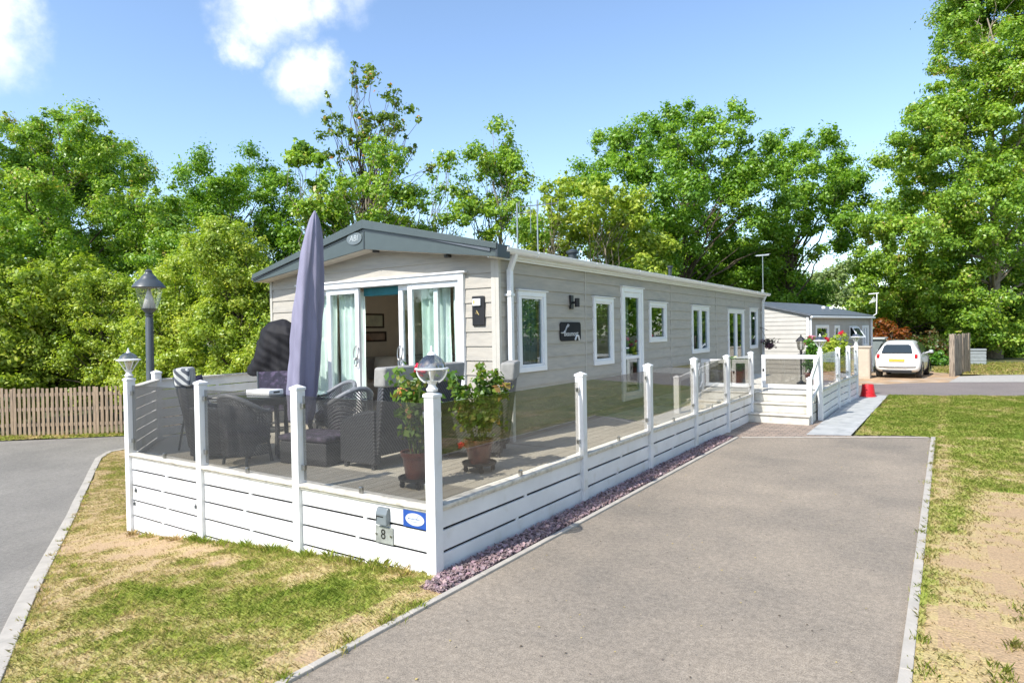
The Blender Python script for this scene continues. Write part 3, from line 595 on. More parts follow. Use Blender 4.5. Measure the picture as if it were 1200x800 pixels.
lp.box(AX - .012, AX + .012, FX - .008, FX + .002, 3.285, AZ - .14); lp.box(XE - .02, XE + .012, FX - .02, YF - .03, 2.98, 3.15)
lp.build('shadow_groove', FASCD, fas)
mb = MB()
for (xa, za, xb, zb) in ((AX, 3.292, XE, 2.99), (XW, 2.955, AX, 3.292)):
    mb.add([(xa, FX + .03, za), (xb, FX + .03, zb), (xb, YF + .05, zb), (xa, YF + .05, za)], [(0, 1, 2, 3)])
mb.build('soffit', SOFF, house, fixn=False)
mb = MB()
for x in (-8.75, -7.15, -5.75): mb.lathe([(.05, -.035), (.055, -.03), (.055, .004)], (x, 6.985, float(rl(x)) - .005), 14)
mb.build_each('soffit_light', BLACK, house, smooth=True)
# emblem on gable
mb = MB(); E_ = (-7.44, 3.465)
pts = [(E_[0] + .165 * math.cos(t), E_[1] + .095 * math.sin(t)) for t in np.linspace(0, 2 * math.pi, 28, endpoint=False)]
mb.prism(pts, 'y', FX - .014, FX - .001)
EMB = mat('silver_emblem', (.16, .19, .20), .4, .2); em = mb.build('emblem', EMB, house, bevel=.004)
text_mesh('emblem_lettering', 'ABI', .125, mat('emblem_white', (.42, .46, .47), .4), em, FRONTM(E_[0], FX - .016, E_[1]) @ Matrix(((1, .2, 0, 0), (0, 1, 0, 0), (0, 0, 1, 0), (0, 0, 0, 1))))
# gutter along eave
mb = MB(); gp = [(XR + .175 + .07 * math.cos(t), 3.125 + .075 * math.sin(t)) for t in np.linspace(math.pi, 2 * math.pi, 9)]
gp2 = [(XR + .175 + .062 * math.cos(t), 3.13 + .065 * math.sin(t)) for t in np.linspace(2 * math.pi, math.pi, 9)]
mb.prism(gp + gp2, 'y', 7.02, 22.45)
for y in np.arange(7.8, 22.3, 1.83): mb.prism([(XR + .175 + .078 * math.cos(t), 3.125 + .083 * math.sin(t)) for t in np.linspace(math.pi, 2 * math.pi, 9)] + [(XR + .245, 3.13), (XR + .105, 3.13)], 'y', y, y + .035)
gut = mb.build('gutter', UPVC, house, smooth=True)
mb = MB(); mb.box(XR + .024, XR + .05, 6.86, 22.4, 2.99, 3.09); mb.box(XR + .051, XR + .104, 6.86, 22.4, 3.02, 3.135)
mb.build('eave_board', UPVC, house)
def downpipe(y, z0):
    m_ = MB(); m_.box(XR + .045, XR + .115, y - .035, y + .035, z0, 2.86); m_.bar((XR + .08, y, 2.84), (XR + .175, y, 3.07), .066, .066, up=(0, 1, 0))
    d = m_.build('downpipe', UPVC, house, bevel=.008)
    b = MB()
    for z in (1.55, 2.5): b.box(XR + .018, XR + .122, y - .052, y + .052, z, z + .03)
    b.build_each('pipe_bracket', UPVC, d)
downpipe(7.30, .5); downpipe(22.05, .62)
# windows -----------------------------------------------------------
def window(F, a0, a1, b0, b1, leaves, parent, fw=.075, gl=WINDK, name='window', curtain=None, depth=.045, cill=True):
    m_ = MB(); w = fw
    m_.fbox(F, a0, a1, b0, b0 + w, -.05, depth); m_.fbox(F, a0, a1, b1 - w, b1, -.05, depth)
    m_.fbox(F, a0, a0 + w, b0 + w, b1 - w, -.05, depth); m_.fbox(F, a1 - w, a1, b0 + w, b1 - w, -.05, depth)
    n = leaves; ed = np.linspace(a0 + w, a1 - w, n + 1)
    for e in ed[1:-1]: m_.fbox(F, e - w * .6, e + w * .6, b0 + w, b1 - w, -.05, depth)
    if cill:
        m_.fbox(F, a0 - .03, a1 + .03, b1 + .001, b1 + .02, .0, depth + .025)
    fr = m_.build(name, UPVC, parent, bevel=.006)
    # inner sash
    s_ = MB(); g_ = MB(); t = .032
    for i in range(n):
        p = ed[i] + (0 if i == 0 else w * .6); q = ed[i + 1] - (0 if i == n - 1 else w * .6); z0 = b0 + w; z1 = b1 - w
        s_.fbox(F, p, q, z0, z0 + t, -.03, depth - .016); s_.fbox(F, p, q, z1 - t, z1, -.03, depth - .016); s_.fbox(F, p, p + t, z0 + t, z1 - t, -.03, depth - .016); s_.fbox(F, q - t, q, z0 + t, z1 - t, -.03, depth - .016)
        g_.fbox(F, p + t - .004, q - t + .004, z0 + t - .004, z1 - t + .004, -.006, 0.002)
    s_.build('sash', UPVC, fr, bevel=.004); g_.build('pane', gl, fr)
    return fr
def curtain(name, F, a0, a1, b0, b1, c, m, parent, waves=5, amp=.03, label=None, gather=1.0):
    m_ = MB(); n = 60; zs = np.linspace(b0, b1, 7); vs = []; fs = []
    for j, z in enumerate(zs):
        for i in range(n + 1):
            u = i / n; a = a0 + (a1 - a0) * u + .012 * math.sin(7 * u + z * 2); vs.append(F(a, z, c + amp * math.sin(u * waves * 6.283 + .35 * math.sin(z * 3 + a)) + .3 * amp * math.sin(u * waves * 14 + 1 + z)))
    for j in range(6):
        for i in range(n): k = j * (n + 1) + i; fs.append((k, k + 1, k + n + 2, k + n + 1))
    m_.add(vs, fs); o = m_.build(name, m, parent, smooth='all', fixn=False); return o
wins = []
for i, (a0, a1, b0, b1, lv) in enumerate(SIDE_W):
    if lv == 'door':
        m_ = MB(); w = .085; F = SF
        m_.fbox(F, a0, a0 + w, b0, b1, -.05, .05); m_.fbox(F, a1 - w, a1, b0, b1, -.05, .05); m_.fbox(F, a0 + w, a1 - w, b1 - w, b1, -.05, .05); m_.fbox(F, a0 + w, a1 - w, b0, b0 + .06, -.05, .05); m_.fbox(F, a0 - .03, a1 + .03, b1 + .001, b1 + .02, 0, .075)
        d = m_.build('door_frame', UPVC, house, bevel=.006)
        l_ = MB(); p, q = a0 + w, a1 - w; t = .095
        l_.fbox(F, p, p + t, b0 + .06, b1 - w, -.035, .03); l_.fbox(F, q - t, q, b0 + .06, b1 - w, -.035, .03); l_.fbox(F, p + t, q - t, b1 - w - t, b1 - w, -.035, .03); l_.fbox(F, p + t, q - t, b0 + .06, b0 + .06 + t, -.035, .03); l_.fbox(F, p + t, q - t, 1.46, 1.52, -.035, .03)
        lf = l_.build('door', UPVC, house, bevel=.006)
        g_ = MB(); g_.fbox(F, p + t, q - t, .84, 1.46, -.006, .002); g_.fbox(F, p + t, q - t, 1.52, b1 - w - t, -.006, .002); g_.build('pane', WINDK, lf)
        h_ = MB(); h_.fbox(F, p + .02, p + .06, 1.55, 1.78, .03, .04); h_.fbox(F, p + .025, p + .15, 1.66, 1.685, .055, .07); h_.fbox(F, p + .03, p + .05, 1.66, 1.685, .04, .056); h_.build('handle', UPVC, lf, bevel=.004)
    else:
        wins.append(window(SF, a0, a1, b0, b1, lv, house, name='window' if i != 5 else 'french_window'))
# curtains and dark rooms behind the side windows
curtain('curtain', SF, 7.58, 8.30, 1.4, 2.6, -.12, CURTB, house, 5)
curtain('curtain', SF, 15.05, 15.45, 1.4, 2.6, -.12, CURTB, house, 4); curtain('curtain', SF, 16.0, 16.4, 1.4, 2.6, -.12, CURTB, house, 4)
curtain('curtain', SF, 20.5, 20.75, 1.3, 2.65, -.12, CURTB, house, 3); curtain('curtain', SF, 21.3, 21.55, 1.3, 2.65, -.12, CURTB, house, 3)
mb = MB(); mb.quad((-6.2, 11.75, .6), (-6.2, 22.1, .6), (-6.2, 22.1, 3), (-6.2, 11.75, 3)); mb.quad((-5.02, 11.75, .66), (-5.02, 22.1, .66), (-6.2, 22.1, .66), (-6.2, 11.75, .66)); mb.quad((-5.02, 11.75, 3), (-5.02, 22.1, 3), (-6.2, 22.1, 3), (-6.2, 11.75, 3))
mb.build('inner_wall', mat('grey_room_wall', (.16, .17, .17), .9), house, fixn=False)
# living room
mb = MB()
rx0, rx1, ry0, ry1, rz0, rz1 = -9.78, -5.12, 7.26, 11.7, .70, 2.92
mb.quad((rx0, ry0, rz0), (rx0, ry1, rz0), (rx0, ry1, rz1), (rx0, ry0, rz1)); mb.quad((rx0, ry1, rz0), (rx1, ry1, rz0), (rx1, ry1, rz1), (rx0, ry1, rz1))
for (a0, a1, b0, b1) in ((ry0, 7.5, rz0, rz1), (8.4, 9.85, rz0, rz1), (10.75, ry1, rz0, rz1), (7.5, 8.4, rz0, 1.38), (9.85, 10.75, rz0, 1.38), (7.5, 8.4, 2.63, rz1), (9.85, 10.75, 2.63, rz1)):
    mb.quad((rx1, a0, b0), (rx1, a1, b0), (rx1, a1, b1), (rx1, a0, b1))
mb.quad((rx0, ry0, rz1), (rx1, ry0, rz1), (rx1, ry1, rz1), (rx0, ry1, rz1))
mb.build('room_wall', ROOMW, house, fixn=False)
mb = MB(); mb.quad((rx0, ry0 - .1, rz0), (rx1, ry0 - .1, rz0), (rx1, ry1, rz0), (rx0, ry1, rz0)); mb.build('room_floor', CARPET, house, fixn=False)
# sliding doors
a0, a1, b0, b1 = DOORX; m_ = MB(); w = .09
m_.fbox(FF, a0, a0 + w, b0, b1, -.10, .06); m_.fbox(FF, a1 - w, a1, b0, b1, -.10, .06); m_.fbox(FF, a0 + w, a1 - w, b1 - w, b1, -.10, .06); m_.fbox(FF, a0 + w, a1 - w, b0, b0 + .06, -.10, .06)
m_.fbox(FF, a0 - .05, a1 + .05, b1 + .001, b1 + .03, 0, .085)
sdf = m_.build('sliding_door_frame', UPVC, house, bevel=.006)
def leaf(p, q, c0, handle=None):
    l_ = MB(); z0, z1 = b0 + .062, b1 - w - .002; t = .085
    l_.fbox(FF, p, p + t, z0, z1, c0 - .05, c0); l_.fbox(FF, q - t, q, z0, z1, c0 - .05, c0); l_.fbox(FF, p + t, q - t, z1 - t, z1, c0 - .05, c0); l_.fbox(FF, p + t, q - t, z0, z0 + t + .02, c0 - .05, c0)
    o = l_.build('sliding_door', UPVC, house, bevel=.006)
    g_ = MB(); g_.fbox(FF, p + t - .004, q - t + .004, z0 + t, z1 - t, c0 - .03, c0 - .022); g_.build('pane', WING, o)
    if handle is not None:
        h_ = MB()
        for k in (0, 1):
            zc = 1.72 - k * .14; pts = [(handle + .05 * math.sin(t_) * (1 - .3 * k), YF - c0 - .012 - .03 * abs(math.sin(t_ * .5)), zc + (.11 - .04 * k) * math.cos(t_)) for t_ in np.linspace(0, 2 * math.pi, 15)]
            h_.tube(pts, .009, 6, cap=False)
        h_.build('handle', STEEL, o, smooth='all')
leaf(-9.03, -8.40, -.035); leaf(-8.44, -7.69, .02, -7.735); leaf(-6.88, -6.10, -.035, -6.84); leaf(-6.64, -5.65, .02)
for (p, q, wv_) in ((-9.0, -8.44, 4), (-8.36, -7.78, 5), (-6.55, -5.98, 4), (-5.92, -5.68, 2)):
    curtain('curtain', FF, p, q, .76, 2.70, -.2, CURT, house, wv_, .035)
mb = MB(); mb.fbox(FF, -7.72, -6.9, 2.62, 2.75, -.26, -.12); mb.build('blind_box', TEAL, house, bevel=.01)
# pictures, sofa, cushions, shelf inside the room
def picture(y0, y1, z0, z1, label, body):
    t = thing('framed_picture', label, 'picture', (-9.77, (y0 + y1) / 2, z0), world=True); x = -9.775
    m_ = MB(); f_w = .035
    m_.box(x, x + .03, y0, y1, z0, z0 + f_w); m_.box(x, x + .03, y0, y1, z1 - f_w, z1); m_.box(x, x + .03, y0, y0 + f_w, z0 + f_w, z1 - f_w); m_.box(x, x + .03, y1 - f_w, y1, z0 + f_w, z1 - f_w); m_.build('frame', WOODD, t, bevel=.004)
    m_ = MB(); m_.box(x, x + .012, y0 + f_w - .004, y1 - f_w + .004, z0 + f_w - .004, z1 - f_w + .004); m_.build('picture_sheet', body, t)
    return t
picture(9.15, 9.72, 2.14, 2.44, 'dark framed pale green picture on the wall seen through the open sliding door', PAPER)
picture(9.05, 9.78, 1.86, 2.07, 'long low brown framed picture below the pale green one inside the lodge', mat('red_brown_print', (.40, .30, .24), .7, var=.3, scale=6, c2=(.22, .05, .02), c2scale=1.6))
t = thing('sofa', 'beige sofa inside the lodge behind the open sliding door', 'sofa', (-8.9, 10.2, .7), world=True)
mb = MB(); mb.box(-9.7, -8.75, 8.2, 11.4, .78, 1.14); mb.build('seat', SOFAF, t, bevel=.06, seg=3)
mb = MB(); mb.box(-9.72, -9.42, 8.2, 11.4, 1.1, 1.56); mb.build('backrest', SOFAF, t, bevel=.07, seg=3)
mb = MB(); mb.box(-9.7, -8.75, 11.12, 11.42, 1.13, 1.4); mb.build('armrest', SOFAF, t, bevel=.06, seg=3)
def cushion(loc, rz, tilt, m, label, s=.23):
    m_ = MB(); n = 8; vs = []; fs = []
    for i in range(n + 1):
        for j in range(n + 1):
            u, v = i / n * 2 - 1, j / n * 2 - 1; h = .085 * (1 - u ** 4) ** .5 * (1 - v ** 4) ** .5; vs.append((u * s * (1 - .08 * v * v), h, v * s * (1 - .08 * u * u)))
    k = len(vs); vs += [(x, -y, z) for x, y, z in vs]
    for i in range(n):
        for j in range(n): a = i * (n + 1) + j; fs.append((a, a + 1, a + n + 2, a + n + 1)); fs.append((k + a, k + a + n + 1, k + a + n + 2, k + a + 1))
    m_.add(vs, fs); o = m_.build('cushion', m, None, smooth='all'); o.location = loc; o.rotation_euler = (tilt, 0, rz); tag(o, label, 'cushion'); return o
cushion((-9.0, 9.0, 1.36), R(40), R(-15), CREAMF, 'cream scatter cushion on the beige sofa inside the lodge')
cushion((-8.55, 9.75, 1.30), R(12), R(-20), TEAL, 'dark teal scatter cushion on the sofa inside the lodge', .25)
cushion((-8.25, 10.3, 1.36), R(-10), R(-15), CREAMF, 'pale cushion leaning behind the dark teal one inside the lodge')
mb = MB(); mb.box(-9.765, -9.70, 8.62, 8.98, 1.3, 2.6)
for k in range(6): mb.box(-9.765, -9.55, 8.62, 8.98, 1.3 + .25 * k, 1.32 + .25 * k)
tag(mb.build('wall_shelf', WOODD), 'dark wall shelf just inside the open sliding door', 'shelf')
# white bird ornament in second side window
t = thing('bird_ornament', 'white long-necked bird ornament standing inside the second side window', 'ornament', (-5.22, 10.25, 1.40), world=False)
mb = MB(); mb.lathe([(.075, 0), (.085, .06), (.03, .09), (.03, .12), (.10, .16), (.11, .2), (.05, .22)], n=14); mb.build('bowl', UPVC, t, smooth=True)
mb = MB(); mb.tube([(0, 0, .2), (0, .01, .34), (0, -.02, .46), (0, .02, .58), (0, .05, .66), (0, .02, .72), (0, -.08, .73)], [.02, .055, .075, .05, .03, .028, .006], 10); mb.build('bird', UPVC, t, smooth='all')
mb = MB(); mb.box(-5.3, -5.09, 9.92, 10.68, 1.36, 1.40); mb.build('window_board', UPVC, house)
# wall lamp on side wall
t = MB(); t.fbox(SF, 9.08, 9.17, 2.36, 2.58, .01, .05); t.tube([(XR + .05, 9.125, 2.46), (XR + .10, 9.125, 2.46)], .02, 8); t.tube([(XR + .135, 9.125, 2.39), (XR + .135, 9.125, 2.53)], .04, 14); wl = t.build('wall_lamp', BLACK, house, bevel=.006)
# meter panel on the front wall
pn = thing('notice_panel', 'narrow black panel with a white meter case right of the sliding doors', 'panel', (-5.315, YF, 2.1), world=True)
mb = MB(); mb.fbox(FF, -5.42, -5.21, 2.10, 2.51, .018, .045); mb.build('backing', BLACK, pn, bevel=.012)
mb = MB(); mb.fbox(FF, -5.39, -5.26, 2.375, 2.47, .045, .075); mb.build('meter_case', UPVC, pn, bevel=.006)
mb = MB(); mb.fbox(FF, -5.375, -5.345, 2.40, 2.45, .075, .078); mb.fbox(FF, -5.36, -5.33, 2.27, 2.275, .045, .047); mb.bar((-5.34, YF - .047, 2.31), (-5.30, YF - .047, 2.25), .012, .003, up=(0, 1, 0)); mb.build_each('meter_mark', mat('gold_mark', (.5, .38, .15), .4), pn)
pl = thing('door_plaque', 'small black plaque with white lettering low on the front wall left of the doors', 'plaque', (-9.55, YF, 1.5), world=True)
mb = MB(); mb.fbox(FF, -9.72, -9.42, 1.50, 1.70, .018, .03); mb.build('plate', BLACK, pl, bevel=.004)
mb = MB(); mb.fbox(FF, -9.66, -9.48, 1.555, 1.575, .03, .032); mb.fbox(FF, -9.68, -9.46, 1.525, 1.54, .03, .032); mb.bar((-9.60, YF - .031, 1.68), (-9.55, YF - .031, 1.61), .02, .002, up=(0, 1, 0)); mb.fbox(FF, -9.60, -9.53, 1.60, 1.612, .03, .032); mb.build('lettering', UPVC, pl)
# name sign on side wall
sg = thing('name_sign', 'black rounded name sign with a white feather drawing on the side wall', 'sign', (XR, 9.085, 1.86), world=True)
def rrect(a0, a1, b0, b1, r, n=5):
    P = []
    for (cx, cy, t0) in ((a1 - r, b1 - r, 0), (a0 + r, b1 - r, 90), (a0 + r, b0 + r, 180), (a1 - r, b0 + r, 270)):
        for k in range(n + 1): t_ = R(t0 + 90 * k / n); P.append((cx + r * math.cos(t_), cy + r * math.sin(t_)))
    return P
mb = MB(); mb.prism(rrect(8.75, 9.43, 1.85, 2.15, .05), 'x', XR + .018, XR + .032); mb.build('plate', mat('sign_black', (.012, .013, .017), .6, spec=.2), sg)
SW = mat('sign_white', (.60, .61, .62), .5)
text_mesh('lettering', 'Beaumont', .115, SW, sg, SIDEM(XR + .0335, 9.10, 1.965), .001)
mb = MB(); x_ = XR + .0335
fp = [(8.76, 1.985), (8.84, 1.985), (8.90, 2.02), (8.96, 2.09), (9.0, 2.12)]
for w_, off in ((.008, 0), (.006, .018)):
    mb.tube([(x_, a + off, b - off * .4) for a, b in fp], w_ * .6, 6)
for k in range(3): mb.tube([(x_, 8.93 + k * .02, 2.06 + k * .02), (x_, 9.02 + k * .012, 2.10 - .02 + k * .012)], .004, 5)
mb.build('feather_drawing', SW, sg)
mb = MB(); mb.tube([(x_, 9.22, 1.86), (x_, 9.27, 1.935), (x_, 9.33, 1.93), (x_, 9.36, 1.86)], .018, 8); mb.build('arch_mark', SW, sg)
# roof aerials
def aerial(x, y, z0, z1, label, kind):
    t = thing('tv_aerial', label, 'aerial', (x, y, z0), world=True)
    m_ = MB(); m_.tube([(x, y, z0), (x, y, z1)], .014, 8); m_.build('mast', STEEL, t, smooth=True)
    m_ = MB()
    if kind == 0:
        m_.tube([(x - .3, y - .1, z1 - .1), (x + .35, y + .1, z1 - .08)], .008, 6)
        for k in range(7):
            u = k / 6; px, py = x - .3 + .65 * u, y - .1 + .2 * u; m_.tube([(px, py, z1 - .1 - .10), (px, py, z1 - .1 + .10)], .004, 5)
    elif kind == 1:
        m_.tube([(x - .05, y, z1 - .16), (x + .2, y + .1, z1 - .16)], .008, 6); m_.tube([(x + .2, y + .1, z1 - .5), (x + .2, y + .1, z1 + .1)], .006, 6)
    else:
        m_.box(x - .2, x + .2, y - .04, y + .04, z1 - .05, z1 - .01); m_.tube([(x - .24, y, z1 - .03), (x + .24, y, z1)], .01, 6)
    m_.build('antenna', STEEL, t); m_ = MB(); m_.box(x - .035, x + .035, y - .05, y + .02, z0 + .12, z0 + .22); m_.build('mast_bracket', STEEL, t)
aerial(-5.9, 9.0, 3.1, 4.15, 'thin rooftop aerial with short vertical rods above the downpipe corner', 1)
aerial(-5.75, 9.4, 3.1, 4.25, 'second thin rooftop rod just right of the aerial above the downpipe corner', 0)
aerial(-4.95, 22.2, 3.05, 4.42, 'small tv aerial on a pole at the far end of the lodge roof', 2)

# ================================================================ deck and balustrade
deck = thing('balustraded_deck', 'white boarded raised deck with smoked glass balustrade wrapped around the lodge', 'deck', (-6, 8, 0), world=True)
ZD = .5
LX, CY, CX = -8.5, 4.02, -3.5
DP = [(CX, CY), (LX, CY), (-9.75, 5.0), (-9.9, 7.2)]
mb = MB()
bw = .145; x = -9.9
while x < CX - .02:                                                     # boards laid lengthwise (along Y)
    xe = min(x + bw - .006, CX - .04); ys = CY + .04 if x > LX else CY + .05 + (LX - x) * .784; ye = 7.15 if xe < -5.03 else 12.55
    mb.box(x, xe, ys, ye, ZD - .028, ZD); x += bw
fl = mb.build('deck_floor', DECKM, deck)
mb = MB(); mb.box(-5.0, CX - .05, 7.18, 7.24, ZD + .001, ZD + .006); mb.build('joint_strip', CREAM, deck)
mb = MB(); mb.box(-4.99, CX - .04, 12.56, 15.2, .36, .62); mb.box(-4.99, -2.28, 15.2, 20.3, .36, .62); mb.build('landing', CREAM, deck, bevel=.01)
# posts
POST = [(CX, CY), (-5.22, CY), (-6.9, CY), (LX, CY), (-9.75, 5.0), (-9.86, 6.9), (CX, 6.62), (CX, 8.66), (CX, 10.68), (CX, 12.62), (CX, 14.5)]
POST2 = [(-2.22, 15.12), (-2.2, 17.7), (-2.12, 19.05), (-2.06, 20.3)]
POST_H = 1.5
def post(x, y, zt, rot=0, w=.10, parent=deck, zb=None):
    m_ = MB(); zb = H(x) - .03 if zb is None else zb; h = w / 2
    m_.box(-h, h, -h, h, zb, zt - .05)
    m_.add([(-h - .008, -h - .008, zt - .05), (h + .008, -h - .008, zt - .05), (h + .008, h + .008, zt - .05), (-h - .008, h + .008, zt - .05), (-h - .008, -h - .008, zt - .025), (h + .008, -h - .008, zt - .025), (h + .008, h + .008, zt - .025), (-h - .008, h + .008, zt - .025), (0, 0, zt + .005)],
           [(0, 3, 2, 1), (0, 1, 5, 4), (1, 2, 6, 5), (2, 3, 7, 6), (3, 0, 4, 7), (4, 5, 8), (5, 6, 8), (6, 7, 8), (7, 4, 8)])
    M = Matrix.Translation((x, y, 0)) @ Matrix.Rotation(rot, 4, 'Z'); m_.v = [tuple(M @ Vector(p)) for p in m_.v]
    return m_.build('post', WHITE, parent, bevel=.004)
for (x, y) in POST: post(x, y, 1.53 if y < 12 else 1.5)
for (x, y) in POST2: post(x, y, 1.5)
# bays: boards + rail + glass + clamps
def bay(p, q, glassm=BALG, board_h=.168, gap=.023, ztop=.58, gtop=1.425, board=True, zg=None):
    p, q = Vector((*p, 0)), Vector((*q, 0)); d = (q - p).normalized(); n = Vector((d.y, -d.x, 0)); Lh = (q - p).length; a = p + d * .052; b = q - d * .052
    F = lambda s, z, c: tuple(a + d * s + n * c + Vector((0, 0, z))); S = (b - a).length
    zmin = min(H(p.x), H(q.x)) if zg is None else zg
    if board:
        m_ = MB(); z = ztop - .032
        while z > zmin - .02:
            zl = z - board_h
            if zl < zmin - .12: zl = zmin - .12
            ms = .5 + .04 * math.sin(z * 50)
            m_.fbox(F, 0, S, zl, z, -.012, .012)
            m_.fbox(F, S * ms - .02, S * ms + .02, zl - gap, zl, -.011, .011); z = zl - gap
        m_.build('board_panel', WHITE, deck, bevel=.003)
        m_ = MB(); m_.fbox(F, 0, S, zmin - .1, (ztop if glassm else .45) - .05, -.05, -.045); m_.build('gap_shade_sheet', BLACK, deck)  # added black sheet, stands in for the shade seen through the board gaps
        m_ = MB(); m_.fbox(F, 0, S, ztop - .03, ztop, -.06, .05); m_.fbox(F, 0, S, ztop - .055, ztop - .03, .013, .03); m_.build('bottom_rail', CREAM, deck, bevel=.006)
    if glassm is None: return
    m_ = MB(); m_.fbox(F, .025, S - .025, ztop + .035, gtop, -.005, .005); g = m_.build('glass_panel', glassm, deck)
    c_ = MB()
    for zz in (ztop + .13, gtop - .12):
        for (s0, s1) in ((0, .045), (S - .045, S)): c_.fbox(F, s0, s1, zz, zz + .05, -.016, .016)
    k_ = .5 * S; c_.fbox(F, k_ - .017, k_ + .017, ztop, ztop + .06, -.016, .016)
    c_.build_each('clamp', STEEL, g, bevel=.004)
seq = [POST[5], POST[4], POST[3], POST[2], POST[1], POST[0]]
for k_, (p, q) in enumerate(zip(seq[:-1], seq[1:])): bay(p, q, **(dict(ztop=1.40, glassm=None, board_h=.125, gap=.014) if k_ < 2 else {}))
sq2 = [POST[0]] + POST[6:]
for i, (p, q) in enumerate(zip(sq2[:-1], sq2[1:])): bay(p, q)
for p, q in zip(POST2[:-1], POST2[1:]): bay(p, q, CLRG, .15, .02, ztop=.66, zg=0)
for (x, z) in ((-8.36, .12), (-7.02, .10), (-8.4, -.05)):
    m_ = MB(); m_.box(x - .012, x + .012, CY - .03, CY - .0125, z - .018, z + .018); m_.tube([(x, CY - .02, z + .015), (x + .015, CY - .03, z + .04)], .004, 5); m_.build('cable_clip', IRON, deck)
# rear inner screen bay (left side of the deck has a boarded screen)
STEPM = mat('cream_step_paint', (.55, .53, .47), .5, var=.12, scale=6, c2=(.44, .41, .35), c2scale=5)
m_ = MB()
for k in range(3): m_.box(-3.50, -2.30, 14.2 + .30 * k, 15.2, (0 if k == 0 else .2 * k + .001), .2 * (k + 1) - .022); m_.box(-3.52, -2.28, 14.165 + .30 * k, 14.5 + .30 * k, .2 * (k + 1) - .028, .2 * (k + 1))
m_.build('step', STEPM, deck, bevel=.008)
post(-2.32, 14.42, .98); m_ = MB(); m_.bar((-2.30, 14.47, .92), (-2.24, 15.07, 1.38), .045, .09); m_.bar((-2.30, 14.47, .45), (-2.24, 15.07, .75), .03, .07); m_.build_each('handrail', WHITE, deck, bevel=.004)
def gate(x0, x1, y, z0, z1, gm, name='gate'):
    m_ = MB(); w = .085
    m_.box(x0, x0 + w, y - .02, y + .02, z0, z1); m_.box(x1 - w, x1, y - .02, y + .02, z0, z1); m_.box(x0 + w, x1 - w, y - .02, y + .02, z1 - w, z1); m_.box(x0 + w, x1 - w, y - .02, y + .02, z0, z0 + w)
    g = m_.build(name, WHITE, deck, bevel=.005); m_ = MB(); m_.box(x0 + w - .005, x1 - w + .005, y - .004, y + .004, z0 + w - .005, z1 - w + .005); m_.build('pane', gm, g)
    m_ = MB(); m_.box(x0 + .02, x0 + .06, y - .028, y - .02, (z0 + z1) / 2, (z0 + z1) / 2 + .06); m_.build('latch', BLACK, g)
gate(-3.44, -2.28, 15.22, .66, 1.40, BALG)
gate(-4.62, -3.95, 14.6, .69, 1.32, BALG); gate(-3.93, -3.56, 14.6, .69, 1.32, BALG)
# inner steps with a short newel and sloping handrails
post(-4.0, 11.25, 1.18, zb=ZD - .01); m_ = MB(); m_.bar((-3.96, 11.3, 1.12), (-3.62, 12.45, 1.36), .04, .085); m_.bar((-3.96, 11.3, .62), (-3.62, 12.45, .95), .03, .06); m_.build_each('handrail', WHITE, deck, bevel=.004)
m_ = MB(); m_.box(-4.99, CX - .06, 12.2, 12.55, ZD + .001, .56); m_.build('step', CREAM, deck, bevel=.005)
# doorstep
m_ = MB(); m_.box(-8.75, -6.75, 6.68, 7.08, ZD + .001, ZD + .13); tag(m_.build('doorstep', CREAM, bevel=.012), 'low pale doorstep in front of the open sliding doors', 'step')

